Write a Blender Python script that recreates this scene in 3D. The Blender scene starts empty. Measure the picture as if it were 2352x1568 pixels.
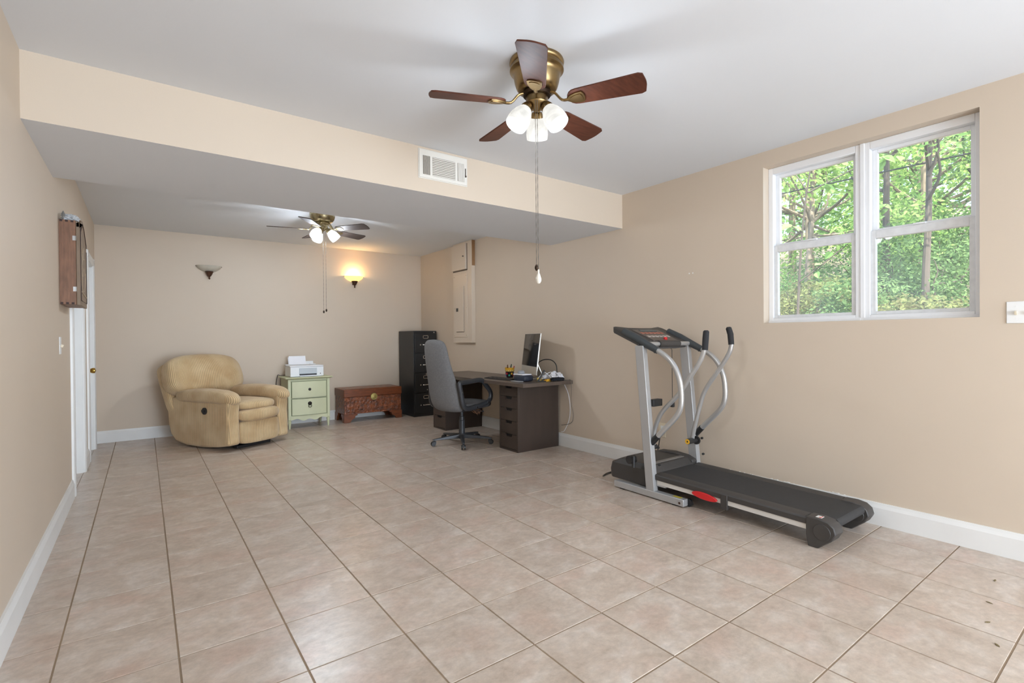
import bpy, bmesh, math, random
import numpy as np
from mathutils import Vector, Matrix, Euler
R = math.radians
PI = math.pi
C = bpy.context.scene.collection

# ------------------------------------------------------------------ camera, sky, sun, area lights, exposure
cam_d = bpy.data.cameras.new('camera'); cam = bpy.data.objects.new('camera', cam_d); C.objects.link(cam)
cam_d.sensor_fit = 'HORIZONTAL'; cam_d.sensor_width = 36.0; cam_d.lens = 1146.68 / 2352 * 36.0
cam_d.clip_start = 0.05; cam_d.clip_end = 200
YAW, PITCH, ROLL = 0.6355, -0.0071, -0.008
_F0 = Vector((math.sin(YAW), math.cos(YAW), 0)); _R0 = Vector((math.cos(YAW), -math.sin(YAW), 0)); _U0 = Vector((0, 0, 1))
_F = _F0 * math.cos(PITCH) + _U0 * math.sin(PITCH); _U = -_F0 * math.sin(PITCH) + _U0 * math.cos(PITCH)
_Rr = _R0 * math.cos(ROLL) + _U * math.sin(ROLL); _Ur = -_R0 * math.sin(ROLL) + _U * math.cos(ROLL)
cam.matrix_world = Matrix(((_Rr.x, _Ur.x, -_F.x, 0.431), (_Rr.y, _Ur.y, -_F.y, 0.0), (_Rr.z, _Ur.z, -_F.z, 1.1376), (0, 0, 0, 1)))
bpy.context.scene.camera = cam

world = bpy.data.worlds.new('sky'); bpy.context.scene.world = world; world.use_nodes = True
wn = world.node_tree.nodes; wl = world.node_tree.links
sky = wn.new('ShaderNodeTexSky'); sky.sky_type = 'NISHITA'; sky.sun_disc = False
sky.sun_elevation = R(52); sky.sun_rotation = R(200); sky.air_density = 1.0; sky.dust_density = 2.0
wl.new(sky.outputs[0], wn['Background'].inputs[0]); wn['Background'].inputs[1].default_value = 0.75

def lamp(name, kind, loc, energy, color=(1, 1, 1), parent=None, **kw):
    d = bpy.data.lights.new(name, kind); d.energy = energy; d.color = color
    for k, v in kw.items(): setattr(d, k, v)
    o = bpy.data.objects.new(name, d); C.objects.link(o); o.location = loc
    if parent: o.parent = parent
    return o
sun = lamp('sun', 'SUN', (0, 0, 20), 10.5, (1.0, 0.95, 0.84), angle=R(0.6))
sun.rotation_euler = Vector((0.50, 0.35, -0.80)).to_track_quat('-Z', 'Y').to_euler()
low_fill = lamp('low_rear_fill', 'AREA', (2.0, -3.8, 0.8), 88, (0.80, 0.955, 1.135), shape='DISK', size=2.2)  # added broad fill low behind the camera, no such source known
low_fill.rotation_euler = Vector((-0.25, 0.95, 0.46)).to_track_quat('-Z', 'Y').to_euler()
rear = lamp('rear_ceiling_fill', 'AREA', (1.2, -3.2, 2.40), 14, (0.80, 0.955, 1.135), shape='RECTANGLE', size=1.6, size_y=1.2)  # added soft fill under the rear ceiling, stands for no known fixture
rear.rotation_euler = Vector((0.05, 0.45, -0.9)).to_track_quat('-Z', 'Y').to_euler()
wall_fill = lamp('rear_wall_fill', 'AREA', (2.4, -4.80, 1.25), 92, (0.80, 0.955, 1.135), shape='RECTANGLE', size=3.0, size_y=2.0)  # added frontal fill near the rear wall, no window there
wall_fill.rotation_euler = Vector((-0.3, 1.0, 0.05)).to_track_quat('-Z', 'Y').to_euler()
side = lamp('side_fill', 'AREA', (3.90, -1.7, 1.2), 40, (0.80, 0.955, 1.135), shape='RECTANGLE', size=1.6, size_y=1.3)  # added fill from the right to brighten the left wall
side.rotation_euler = Vector((-1.0, 0.40, -0.32)).to_track_quat('-Z', 'Y').to_euler()
SHADE_W = {1: (1.9, 3.2), 2: (4.0, 10.0)}        # watts of each bulb in the nearer and the farther fan: all round, out of the shade mouth
vs = bpy.context.scene.view_settings
vs.view_transform = 'Standard'; vs.look = 'None'; vs.gamma = 1.0; vs.use_curve_mapping = False; vs.exposure = 0.93

# ------------------------------------------------------------------ helpers
def srgb(r, g, b, k=1.0):
    f = lambda c: ((c / 255 + 0.055) / 1.055) ** 2.4 if c > 10 else c / 255 / 12.92
    return (min(f(r) * k, 1), min(f(g) * k, 1), min(f(b) * k, 1), 1)

MATS = {}
def mat(name, col, rough=0.6, metal=0.0, var=0.0, vscale=8.0, stretch=(1, 1, 1), bump=0.0, bscale=60.0, spec=0.5, rand=0.0, col2=None, emit=0.0, coat=0.0):
    if name in MATS: return MATS[name]
    m = bpy.data.materials.new(name); m.use_nodes = True; nt = m.node_tree; n = nt.nodes; l = nt.links
    b = n['Principled BSDF']
    b.inputs['Roughness'].default_value = rough; b.inputs['Metallic'].default_value = metal
    b.inputs['Specular IOR Level'].default_value = spec; b.inputs['Coat Weight'].default_value = coat
    tc = n.new('ShaderNodeTexCoord'); mp = n.new('ShaderNodeMapping'); mp.inputs['Scale'].default_value = stretch
    l.new(tc.outputs['Object'], mp.inputs[0])
    if var > 0 or col2:
        no = n.new('ShaderNodeTexNoise'); no.inputs['Scale'].default_value = vscale; no.inputs['Detail'].default_value = 6
        l.new(mp.outputs[0], no.inputs['Vector'])
        rp = n.new('ShaderNodeValToRGB')
        c1 = col; c2 = col2 if col2 else tuple(min(1, c * (1 + var)) for c in col[:3]) + (1,)
        if not col2: c1 = tuple(c * (1 - var) for c in col[:3]) + (1,)
        rp.color_ramp.elements[0].position = 0.32; rp.color_ramp.elements[0].color = c1
        rp.color_ramp.elements[1].position = 0.68; rp.color_ramp.elements[1].color = c2
        l.new(no.outputs['Fac'], rp.inputs[0]); out = rp.outputs[0]
        if rand > 0:
            oi = n.new('ShaderNodeObjectInfo'); mr = n.new('ShaderNodeMapRange')
            mr.inputs['To Min'].default_value = 1 - rand; mr.inputs['To Max'].default_value = 1 + rand
            l.new(oi.outputs['Random'], mr.inputs[0])
            hv = n.new('ShaderNodeHueSaturation'); l.new(mr.outputs[0], hv.inputs['Value']); l.new(out, hv.inputs['Color']); out = hv.outputs[0]
        l.new(out, b.inputs['Base Color'])
    else:
        b.inputs['Base Color'].default_value = col
    if bump > 0:
        nb = n.new('ShaderNodeTexNoise'); nb.inputs['Scale'].default_value = bscale; nb.inputs['Detail'].default_value = 4
        l.new(mp.outputs[0], nb.inputs['Vector'])
        bu = n.new('ShaderNodeBump'); bu.inputs['Strength'].default_value = bump; bu.inputs['Distance'].default_value = 0.004
        l.new(nb.outputs['Fac'], bu.inputs['Height']); l.new(bu.outputs[0], b.inputs['Normal'])
    if emit > 0:
        b.inputs['Emission Color'].default_value = col; b.inputs['Emission Strength'].default_value = emit
    MATS[name] = m
    return m

class B:
    """collects shapes for ONE mesh object"""
    def __init__(s): s.bm = bmesh.new(); s.mi = 0; s.M = Matrix.Identity(4)
    def _f(s, vs_, quads):
        vs_ = [s.bm.verts.new(s.M @ Vector(v)) for v in vs_]; out = []
        for q in quads:
            try: f = s.bm.faces.new([vs_[i] for i in q]); f.material_index = s.mi; out.append(f)
            except ValueError: pass
        return vs_, out
    def box(s, lo, hi):
        x0, y0, z0 = lo; x1, y1, z1 = hi
        if x0 > x1: x0, x1 = x1, x0
        if y0 > y1: y0, y1 = y1, y0
        if z0 > z1: z0, z1 = z1, z0
        s._f([(x0, y0, z0), (x1, y0, z0), (x1, y1, z0), (x0, y1, z0), (x0, y0, z1), (x1, y0, z1), (x1, y1, z1), (x0, y1, z1)],
             [(0, 3, 2, 1), (4, 5, 6, 7), (0, 1, 5, 4), (1, 2, 6, 5), (2, 3, 7, 6), (3, 0, 4, 7)]); return s
    def cbox(s, c, d): return s.box([c[i] - d[i] / 2 for i in range(3)], [c[i] + d[i] / 2 for i in range(3)])
    def rings(s, rings, closed=False, cap=True):
        """loft through rings (lists of points, same length)"""
        n = len(rings[0]); vs_ = [p for r in rings for p in r]; q = []
        m = len(rings)
        for i in range(m if closed else m - 1):
            a = i * n; b = ((i + 1) % m) * n
            for j in range(n): q.append((a + j, a + (j + 1) % n, b + (j + 1) % n, b + j))
        if cap and not closed:
            q.append(tuple(reversed(range(n)))); q.append(tuple(range((m - 1) * n, m * n)))
        s._f(vs_, q); return s
    def tube(s, path, r, seg=10, closed=False, cap=True, flat=1.0):
        P = [Vector(p) for p in path]; n = len(P); rr = r if isinstance(r, (list, tuple)) else [r] * n
        T = []
        for i in range(n):
            a = P[(i - 1) % n] if (closed or i > 0) else P[i]; b = P[(i + 1) % n] if (closed or i < n - 1) else P[i]
            T.append((b - a).normalized())
        up = Vector((0, 0, 1)) if abs(T[0].z) < 0.9 else Vector((1, 0, 0))
        u = T[0].cross(up).normalized(); rings = []
        for i in range(n):
            u = (u - T[i] * u.dot(T[i])).normalized(); v = T[i].cross(u)
            rings.append([P[i] + u * rr[i] * math.cos(2 * PI * k / seg) + v * rr[i] * flat * math.sin(2 * PI * k / seg) for k in range(seg)])
        return s.rings(rings, closed, cap)
    def cyl(s, p0, p1, r0, r1=None, seg=16): return s.tube([p0, p1], [r0, r0 if r1 is None else r1], seg)
    def lathe(s, prof, seg=32, ang=2 * PI, M=None):
        """prof: (r,z) list about local z"""
        old = s.M
        if M is not None: s.M = s.M @ M
        full = abs(ang - 2 * PI) < 1e-6; cnt = seg if full else seg + 1
        vs_ = [(r * math.cos(ang * k / seg), r * math.sin(ang * k / seg), z) for (r, z) in prof for k in range(cnt)]
        q = []
        for i in range(len(prof) - 1):
            for k in range(seg):
                k2 = (k + 1) % cnt if full else k + 1
                q.append((i * cnt + k, i * cnt + k2, (i + 1) * cnt + k2, (i + 1) * cnt + k))
        s._f(vs_, q); s.M = old; return s
    def prism(s, poly, axis, a, b):
        """2D polygon extruded along axis ('x': poly=(y,z), 'y': (x,z), 'z': (x,y)) from a to b"""
        def mk(p, t): return {'x': (t, p[0], p[1]), 'y': (p[0], t, p[1]), 'z': (p[0], p[1], t)}[axis]
        return s.rings([[mk(p, a) for p in poly], [mk(p, b) for p in poly]])
    def pillow(s, c, d, k=4.0, cuts=7, fn=None):
        """rounded cushion: superellipsoid of size d around c, deformed by fn(x,y,z in -1..1)->(x,y,z)"""
        t = bmesh.new(); bmesh.ops.create_cube(t, size=2.0)
        bmesh.ops.subdivide_edges(t, edges=t.edges[:], cuts=cuts, use_grid_fill=True)
        idx = {}; vs_ = []; co0 = {}
        for i, v in enumerate(t.verts):
            co0[v] = v.co.copy()
            x, y, z = v.co
            x, y, z = [math.sin(a * PI / 2 * 0.92) / math.sin(PI / 2 * 0.92) for a in (x, y, z)]
            nrm = (abs(x) ** k + abs(y) ** k + abs(z) ** k) ** (1 / k)
            p = Vector((x, y, z)) / nrm
            if fn: p = Vector(fn(*p))
            vs_.append((c[0] + p.x * d[0] / 2, c[1] + p.y * d[1] / 2, c[2] + p.z * d[2] / 2)); idx[v] = i
        nv, nf = s._f(vs_, [tuple(idx[v] for v in f.verts) for f in t.faces])
        uv = s.bm.loops.layers.uv.verify()      # rib coordinate in metres, unwrapped face by face
        for f0, f1 in zip(t.faces, nf):
            n0 = f0.calc_center_median(); ax = max(range(3), key=lambda k: abs(n0[k]))
            for v0, lp in zip(f0.verts, f1.loops):
                x, y, z = co0[v0]
                lp[uv].uv = (math.copysign(d[0] / 2 + (y + 1) * d[1] / 2, x) if ax == 0 else x * d[0] / 2, z * d[2] / 2)
        t.free(); return s
    def build(s, name, mats, parent=None, bevel=0.0, bseg=2, sharp=38, smooth=True, subsurf=0):
        bmesh.ops.recalc_face_normals(s.bm, faces=s.bm.faces[:])
        if smooth:
            for f in s.bm.faces: f.smooth = True
            for e in s.bm.edges:
                if len(e.link_faces) == 2 and e.calc_face_angle(0) > R(sharp): e.smooth = False
        me = bpy.data.meshes.new(name); s.bm.to_mesh(me); s.bm.free()
        for m in (mats if isinstance(mats, (list, tuple)) else [mats]): me.materials.append(m)
        o = bpy.data.objects.new(name, me); C.objects.link(o)
        if parent: o.parent = parent
        if bevel > 0:
            md = o.modifiers.new('bevel', 'BEVEL'); md.width = bevel; md.segments = bseg; md.limit_method = 'ANGLE'; md.angle_limit = R(35)
        if subsurf:
            md = o.modifiers.new('sub', 'SUBSURF'); md.levels = subsurf; md.render_levels = subsurf
        return o

def thing(name, label, cat, loc=(0, 0, 0), rotz=0.0, group=None):
    o = bpy.data.objects.new(name, None); C.objects.link(o); o.empty_display_size = 0.1
    o.location = loc; o.rotation_euler = (0, 0, rotz); o['label'] = label; o['category'] = cat
    if group: o['group'] = group
    return o
def tag(o, label, cat, group=None):
    o['label'] = label; o['category'] = cat
    if group: o['group'] = group
    return o
def struct(o, label=None, cat=None):
    o['kind'] = 'structure'
    if label: o['label'] = label
    if cat: o['category'] = cat
    return o
def sthing(name, label, cat, loc=(0, 0, 0)):
    o = thing(name, label, cat, loc); o['kind'] = 'structure'; return o
def smoothpath(pts, n=6):
    """Catmull-Rom through pts"""
    P = [Vector(p) for p in pts]; out = []
    for i in range(len(P) - 1):
        p0 = P[max(i - 1, 0)]; p1 = P[i]; p2 = P[i + 1]; p3 = P[min(i + 2, len(P) - 1)]
        for k in range(n):
            t = k / n
            out.append(0.5 * ((2 * p1) + (-p0 + p2) * t + (2 * p0 - 5 * p1 + 4 * p2 - p3) * t * t + (-p0 + 3 * p1 - 3 * p2 + p3) * t ** 3))
    out.append(P[-1]); return out

# ------------------------------------------------------------------ dimensions of the room
D1 = (4.90, 5.70, 1.96); D2 = (6.19, 6.84, 1.93)   # door openings in the left wall: y0,y1,top
W = 3.967; YF = 7.209; H = 2.436; HS = 2.130; YS = 3.079; YS2 = 4.073; YB = -5.0
WIN = (0.652, 1.788, 1.228, 2.328)   # opening y0,y1,z0,z1 in the right wall

# ------------------------------------------------------------------ materials of the room
def wall_mat():
    m = mat('beige_wall_paint', srgb(209, 192, 172), rough=0.5, var=0.015, vscale=1.3, bump=0.05, bscale=260, spec=0.35)
    return m
WALL = wall_mat()
CEIL = mat('white_ceiling_paint', srgb(226, 227, 229), rough=0.85, var=0.01, vscale=1.2, bump=0.05, bscale=90, spec=0.2)
TRIM = mat('white_trim_paint', srgb(232, 230, 226), rough=0.35, var=0.02, vscale=5)
GROUT = mat('tan_grout', srgb(152, 131, 108), rough=0.9, var=0.12, vscale=3.0)

def tile_mat():
    m = bpy.data.materials.new('mottled_beige_tile'); m.use_nodes = True; n = m.node_tree.nodes; l = m.node_tree.links; b = n['Principled BSDF']
    geo = n.new('ShaderNodeNewGeometry'); oi = n.new('ShaderNodeObjectInfo')
    off = n.new('ShaderNodeVectorMath'); off.operation = 'SCALE'; off.inputs[0].default_value = (7.3, 3.1, 5.7)
    l.new(oi.outputs['Random'], off.inputs['Scale'])
    ad = n.new('ShaderNodeVectorMath'); ad.operation = 'ADD'; l.new(geo.outputs['Position'], ad.inputs[0]); l.new(off.outputs[0], ad.inputs[1])
    mp = n.new('ShaderNodeMapping'); mp.inputs['Scale'].default_value = (1.0, 1.25, 1); l.new(ad.outputs[0], mp.inputs[0])
    def noise(sc, det, ro, dist=0.0):
        x = n.new('ShaderNodeTexNoise'); x.inputs['Scale'].default_value = sc; x.inputs['Detail'].default_value = det; x.inputs['Roughness'].default_value = ro
        x.inputs['Distortion'].default_value = dist
        l.new(mp.outputs[0], x.inputs['Vector']); return x
    n1 = noise(7.5, 6, 0.62, 0.5); n2 = noise(34, 5, 0.72); n3 = noise(4.0, 3, 0.5, 0.3)
    r1 = n.new('ShaderNodeValToRGB'); e = r1.color_ramp.elements
    e[0].position = 0.30; e[0].color = srgb(176, 157, 140); e[1].position = 0.72; e[1].color = srgb(208, 195, 183)
    x = e.new(0.5); x.color = srgb(192, 175, 159)
    l.new(n1.outputs['Fac'], r1.inputs[0])
    r2 = n.new('ShaderNodeValToRGB'); r2.color_ramp.elements[0].position = 0.50; r2.color_ramp.elements[1].position = 0.72
    r2.color_ramp.elements[1].color = (0.5, 0.5, 0.5, 1)
    l.new(n3.outputs['Fac'], r2.inputs[0])
    mx = n.new('ShaderNodeMixRGB'); mx.inputs[2].default_value = srgb(190, 158, 140); l.new(r2.outputs[0], mx.inputs[0]); l.new(r1.outputs[0], mx.inputs[1])
    mg = n.new('ShaderNodeMapRange'); mg.inputs['From Min'].default_value = 0.3; mg.inputs['From Max'].default_value = 0.7; mg.inputs['To Min'].default_value = 0.85; mg.inputs['To Max'].default_value = 1.12
    l.new(n2.outputs['Fac'], mg.inputs[0])
    mr = n.new('ShaderNodeMapRange'); mr.inputs['To Min'].default_value = 0.96; mr.inputs['To Max'].default_value = 1.04; l.new(oi.outputs['Random'], mr.inputs[0])
    mm = n.new('ShaderNodeMath'); mm.operation = 'MULTIPLY'; l.new(mg.outputs[0], mm.inputs[0]); l.new(mr.outputs[0], mm.inputs[1])
    hs = n.new('ShaderNodeHueSaturation'); l.new(mm.outputs[0], hs.inputs['Value']); l.new(mx.outputs[0], hs.inputs['Color'])
    l.new(hs.outputs[0], b.inputs['Base Color'])
    b.inputs['Roughness'].default_value = 0.28; b.inputs['Specular IOR Level'].default_value = 0.5
    bu = n.new('ShaderNodeBump'); bu.inputs['Strength'].default_value = 0.07; bu.inputs['Distance'].default_value = 0.003
    l.new(n2.outputs['Fac'], bu.inputs['Height']); l.new(bu.outputs[0], b.inputs['Normal'])
    return m
TILE = tile_mat()

# ------------------------------------------------------------------ floor with its tiles
b = B(); b.box((-0.3, YB - 0.2, -0.20), (W + 0.2, YF + 0.2, -0.0025))
floor = struct(b.build('floor', GROUT, smooth=False), 'beige ceramic tile floor with tan grout joints', 'floor')
TS = 0.355; G = 0.0058; X0 = -0.1894; Y0 = 1.7959
def tile_box(x0, x1, y0, y1):
    t = B(); w = 0.0011
    rings = [[(x0, y0, -0.0024), (x1, y0, -0.0024), (x1, y1, -0.0024), (x0, y1, -0.0024)],
             [(x0, y0, -0.0014), (x1, y0, -0.0014), (x1, y1, -0.0014), (x0, y1, -0.0014)],
             [(x0 + w, y0 + w, 0), (x1 - w, y0 + w, 0), (x1 - w, y1 - w, 0), (x0 + w, y1 - w, 0)]]
    return t.rings(rings)
full = None; rt = random.Random(4); behind = B()
for i in range(-1, 13):
    for j in range(-20, 17):
        x0, x1 = X0 + i * TS + G / 2, X0 + (i + 1) * TS - G / 2
        y0, y1 = Y0 + j * TS + G / 2, Y0 + (j + 1) * TS - G / 2
        cx0, cx1, cy0, cy1 = max(x0, 0.0), min(x1, W), max(y0, YB), min(y1, YF)
        if cx1 - cx0 < 0.012 or cy1 - cy0 < 0.012: continue
        if y1 < 0.30:
            behind.box((cx0, cy0, -0.0024), (cx1, cy1, 0)); continue
        ox, oy = (x0 + x1) / 2, (y0 + y1) / 2
        if cx1 - cx0 > TS - G - 1e-4 and cy1 - cy0 > TS - G - 1e-4:
            if full is None:
                full = tile_box(x0 - ox, x1 - ox, y0 - oy, y1 - oy).build('tile', TILE, floor, smooth=False); o = full
            else:
                o = full.copy(); C.objects.link(o)
        else:
            o = tile_box(cx0 - ox, cx1 - ox, cy0 - oy, cy1 - oy).build('tile', TILE, floor, smooth=False)
        o.location = (ox, oy, rt.uniform(-0.0003, 0.0003)); o.rotation_euler = (rt.uniform(-1, 1) * 0.0007, rt.uniform(-1, 1) * 0.0007, 0)
behind.box((-0.11, D1[0], -0.0024), (-0.003, D1[1], 0)); behind.box((-0.11, D2[0], -0.0024), (-0.003, D2[1], 0))
o = behind.build('tile_field', TILE, floor, smooth=False); o['kind'] = 'stuff'

# ------------------------------------------------------------------ walls, ceiling, boxed beam
T = 0.22
b = B(); b.box((-T, YB - T, H), (W + T, YF + T, H + 0.2)); struct(b.build('ceiling', CEIL, smooth=False), 'smooth white ceiling', 'ceiling')
b = B()
b.box((-T, YB - T, -0.2), (0, D1[0], H)); b.box((-T, D1[0], D1[2]), (0, D1[1], H)); b.box((-T, D1[1], -0.2), (0, D2[0], H))
b.box((-T, D2[0], D2[2]), (0, D2[1], H)); b.box((-T, D2[1], -0.2), (0, YF + T, H))
b.box((-T, D1[0], -0.2), (-T + 0.02, D1[1], D1[2])); b.box((-T, D2[0], -0.2), (-T + 0.02, D2[1], D2[2]))
struct(b.build('wall_left', WALL, smooth=False), 'beige painted wall with two white doors', 'wall')
y0, y1, z0, z1 = WIN
b = B(); b.box((W, YB - T, -0.2), (W + T, y0, H)); b.box((W, y1, -0.2), (W + T, YF + T, H)); b.box((W, y0, -0.2), (W + T, y1, z0)); b.box((W, y0, z1), (W + T, y1, H))
struct(b.build('wall_right', WALL, smooth=False), 'beige painted wall holding the double window', 'wall')
b = B(); b.box((-T, YF, -0.2), (W + T, YF + T, H)); struct(b.build('wall_far', WALL, smooth=False), 'beige far wall behind the recliner and chest', 'wall')
b = B(); b.box((-T, YB - T, -0.2), (W + T, YB, H)); struct(b.build('wall_rear', WALL, smooth=False), 'beige wall behind the camera', 'wall')
b = B()
xs = [0, W]
b.mi = 0; b._f([(0, YS, HS), (W, YS, HS), (W, YS, H), (0, YS, H)], [(0, 1, 2, 3)])
b._f([(0, YS2, HS), (0, YS2, H), (W, YS2, H), (W, YS2, HS)], [(0, 1, 2, 3)])
b.mi = 1; b._f([(0, YS, HS), (0, YS2, HS), (W, YS2, HS), (W, YS, HS)], [(0, 1, 2, 3)])
struct(b.build('trim_1', [WALL, CEIL], smooth=False), 'beige boxed ceiling beam with white underside crossing the room', 'beam')

# baseboards -------------------------------------------------------
def baseboard(name, prof, axis, a, c, label):
    b = B(); b.prism(prof, axis, a, c); return struct(b.build(name, TRIM, smooth=False), label, 'baseboard')
BH = 0.134
pl_ = [(0, 0.0), (0.016, 0.0), (0.016, BH - 0.03), (0.011, BH - 0.012), (0.009, BH), (0, BH)]
baseboard('baseboard_left', pl_, 'y', YB, 4.80, 'white baseboard along the near left wall')
baseboard('baseboard_left.001', pl_, 'y', 5.79, 6.10, 'short white baseboard between the two doors')
pr_ = [(W - x, z) for x, z in pl_]
baseboard('baseboard_right', pr_, 'y', YB, YF, 'white baseboard along the window wall')
pf_ = [(YF - x, z) for x, z in pl_]
baseboard('baseboard_far', pf_, 'x', 0, W, 'white baseboard along the far wall')

# ------------------------------------------------------------------ doors on the left wall
BRASS = mat('polished_brass', srgb(200, 160, 80), rough=0.22, metal=1.0)
def door(name, D, label, knob_y=None):
    t = sthing(name, label, 'door', (0, D[0], 0)); w = D[1] - D[0]; h = D[2]
    b = B(); b.box((-0.10, 0, 0), (0.0, 0.018, h)); b.box((-0.10, w - 0.018, 0), (0.0, w, h)); b.box((-0.10, 0, h - 0.018), (0.0, w, h))
    b.build('jamb', TRIM, t, smooth=False)
    cp = lambda y0, s: [(0.0, y0), (0.012, y0), (0.020, y0 + s * 0.02), (0.020, y0 + s * 0.055), (0.013, y0 + s * 0.075), (0.0, y0 + s * 0.078)]
    b = B(); b.prism(cp(0.006, -1), 'z', 0, h + 0.07); b.build('casing', TRIM, t, smooth=False)
    b = B(); b.prism(cp(w - 0.006, 1), 'z', 0, h + 0.07); b.build('casing', TRIM, t, smooth=False)
    b = B(); b.prism([(x, h - 0.006 + (y - (w - 0.006))) for x, y in cp(w - 0.006, 1)], 'y', -0.07, w + 0.07); b.build('casing', TRIM, t, smooth=False)
    xs = -0.075
    b = B(); b.box((xs - 0.035, 0.02, 0.008), (xs, w - 0.02, h - 0.02))
    s = b.build('door_slab', TRIM, t, bevel=0.002)
    for (za, zb) in ((0.16, 0.62), (0.72, 0.86), (0.98, 1.42), (1.52, h - 0.14)):
        for ya, yb in ((0.11, w / 2 - 0.05), (w / 2 + 0.05, w - 0.11)):
            p = B(); p.box((xs - 0.001, ya, za), (xs + 0.004, yb, zb)); p.build('door_panel', TRIM, s, bevel=0.003)
    return t
d1 = door('door_1', D1, 'white cased door nearest the wall cabinet')
d2 = door('door_2', D2, 'white cased door with brass knob in the far left corner')
b = B(); M = Matrix.Translation((-0.075, 0.09, 0.855)) @ Matrix.Rotation(PI / 2, 4, 'Y')
b.lathe([(0.0, 0), (0.031, 0.0), (0.031, 0.006), (0.012, 0.012), (0.011, 0.085), (0.020, 0.092), (0.027, 0.108), (0.024, 0.124), (0.0, 0.131)], 20, M=M); b.build('knob', BRASS, d2)
b = B(); M = Matrix.Translation((-0.075, 0.09, 1.225)) @ Matrix.Rotation(PI / 2, 4, 'Y')
b.lathe([(0.0, 0), (0.027, 0.0), (0.025, 0.014), (0.014, 0.016), (0.012, 0.06), (0, 0.062)], 16, M=M); b.build('deadbolt', BRASS, d2)

# ------------------------------------------------------------------ windows
FR = mat('white_vinyl_frame', srgb(240, 240, 241), rough=0.35, var=0.015, vscale=6)
GR = mat('worn_white_sash', srgb(222, 222, 222), rough=0.5, var=0.06, vscale=30)
def glass_mat():
    m = bpy.data.materials.new('window_glass'); m.use_nodes = True; n = m.node_tree.nodes; l = m.node_tree.links
    for x in list(n):
        if x.type != 'OUTPUT_MATERIAL': n.remove(x)
    out = n['Material Output']; tr = n.new('ShaderNodeBsdfTransparent'); tr.inputs[0].default_value = (0.95, 0.97, 0.96, 1)
    gl = n.new('ShaderNodeBsdfGlossy'); gl.inputs['Roughness'].default_value = 0.03
    fr = n.new('ShaderNodeFresnel'); fr.inputs[0].default_value = 1.33
    mx = n.new('ShaderNodeMixShader'); l.new(fr.outputs[0], mx.inputs[0]); l.new(tr.outputs[0], mx.inputs[1]); l.new(gl.outputs[0], mx.inputs[2])
    df = n.new('ShaderNodeBsdfDiffuse'); df.inputs[0].default_value = (0.8, 0.8, 0.8, 1); tl = n.new('ShaderNodeBsdfTranslucent'); tl.inputs[0].default_value = (0.8, 0.82, 0.8, 1)
    ds = n.new('ShaderNodeMixShader'); ds.inputs[0].default_value = 0.6; l.new(df.outputs[0], ds.inputs[1]); l.new(tl.outputs[0], ds.inputs[2])
    tc = n.new('ShaderNodeTexCoord'); no = n.new('ShaderNodeTexNoise'); no.inputs['Scale'].default_value = 3.0; no.inputs['Detail'].default_value = 5; l.new(tc.outputs['Object'], no.inputs['Vector'])
    mr = n.new('ShaderNodeMapRange'); mr.inputs['From Min'].default_value = 0.3; mr.inputs['From Max'].default_value = 0.75; mr.inputs['To Min'].default_value = 0.035; mr.inputs['To Max'].default_value = 0.11; l.new(no.outputs['Fac'], mr.inputs[0])
    m2 = n.new('ShaderNodeMixShader'); l.new(mr.outputs[0], m2.inputs[0]); l.new(mx.outputs[0], m2.inputs[1]); l.new(ds.outputs[0], m2.inputs[2]); l.new(m2.outputs[0], out.inputs[0])  # pale diffuse veil mixed in to imitate haze over the panes
    return m
GLASS = glass_mat()
XF = W + 0.075
def window(name, ya, yb, label):
    t = sthing(name, label, 'window', (XF, ya, WIN[2])); w = yb - ya; h = WIN[3] - WIN[2]; d = 0.09
    fw = 0.032
    b = B(); b.box((0, 0, 0), (d, fw, h)); b.box((0, w - fw, 0), (d, w, h)); b.box((0, fw, h - 0.045), (d, w - fw, h)); b.box((0, fw, 0), (d, w - fw, 0.036))
    b.box((-0.008, 0, 0), (0.0, w, 0.018)); b.build('window_frame', FR, t, bevel=0.003)
    zm = 0.538
    # upper sash sits further out, lower sash further in
    for nm, za, zb, x, top, bot, m in (('upper_sash', zm - 0.012, h - 0.045, 0.045, 0.022, 0.040, FR), ('lower_sash', 0.036, zm + 0.012, 0.012, 0.048, 0.020, GR)):
        sd = 0.026
        b = B(); b.box((x, fw, za), (x + 0.03, fw + sd, zb)); b.box((x, w - fw - sd, za), (x + 0.03, w - fw, zb))
        b.box((x, fw + sd, zb - top), (x + 0.03, w - fw - sd, zb)); b.box((x, fw + sd, za), (x + 0.03, w - fw - sd, za + bot))
        s = b.build(nm, m, t, bevel=0.002)
        b = B(); b.box((x + 0.013, fw + sd - 0.004, za + bot - 0.004), (x + 0.016, w - fw - sd + 0.004, zb - top + 0.004)); b.build('pane', GLASS, s, smooth=False)
    b = B(); b.box((0.0, w / 2 - 0.03, zm + 0.012), (0.022, w / 2 + 0.03, zm + 0.022)); b.build('sash_lock', FR, t, bevel=0.003)
    return t
window('window_1', 1.215, WIN[1], 'white sash window beside the treadmill, farther one of the pair')
window('window_2', WIN[0], 1.200, 'white sash window beside the light switch, nearer one of the pair')
b = B(); b.box((XF - 0.006, 1.196, WIN[2]), (XF + 0.095, 1.219, WIN[3])); struct(b.build('trim_2', FR, bevel=0.002), 'white mullion post joining the two sash windows', 'mullion')

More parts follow.
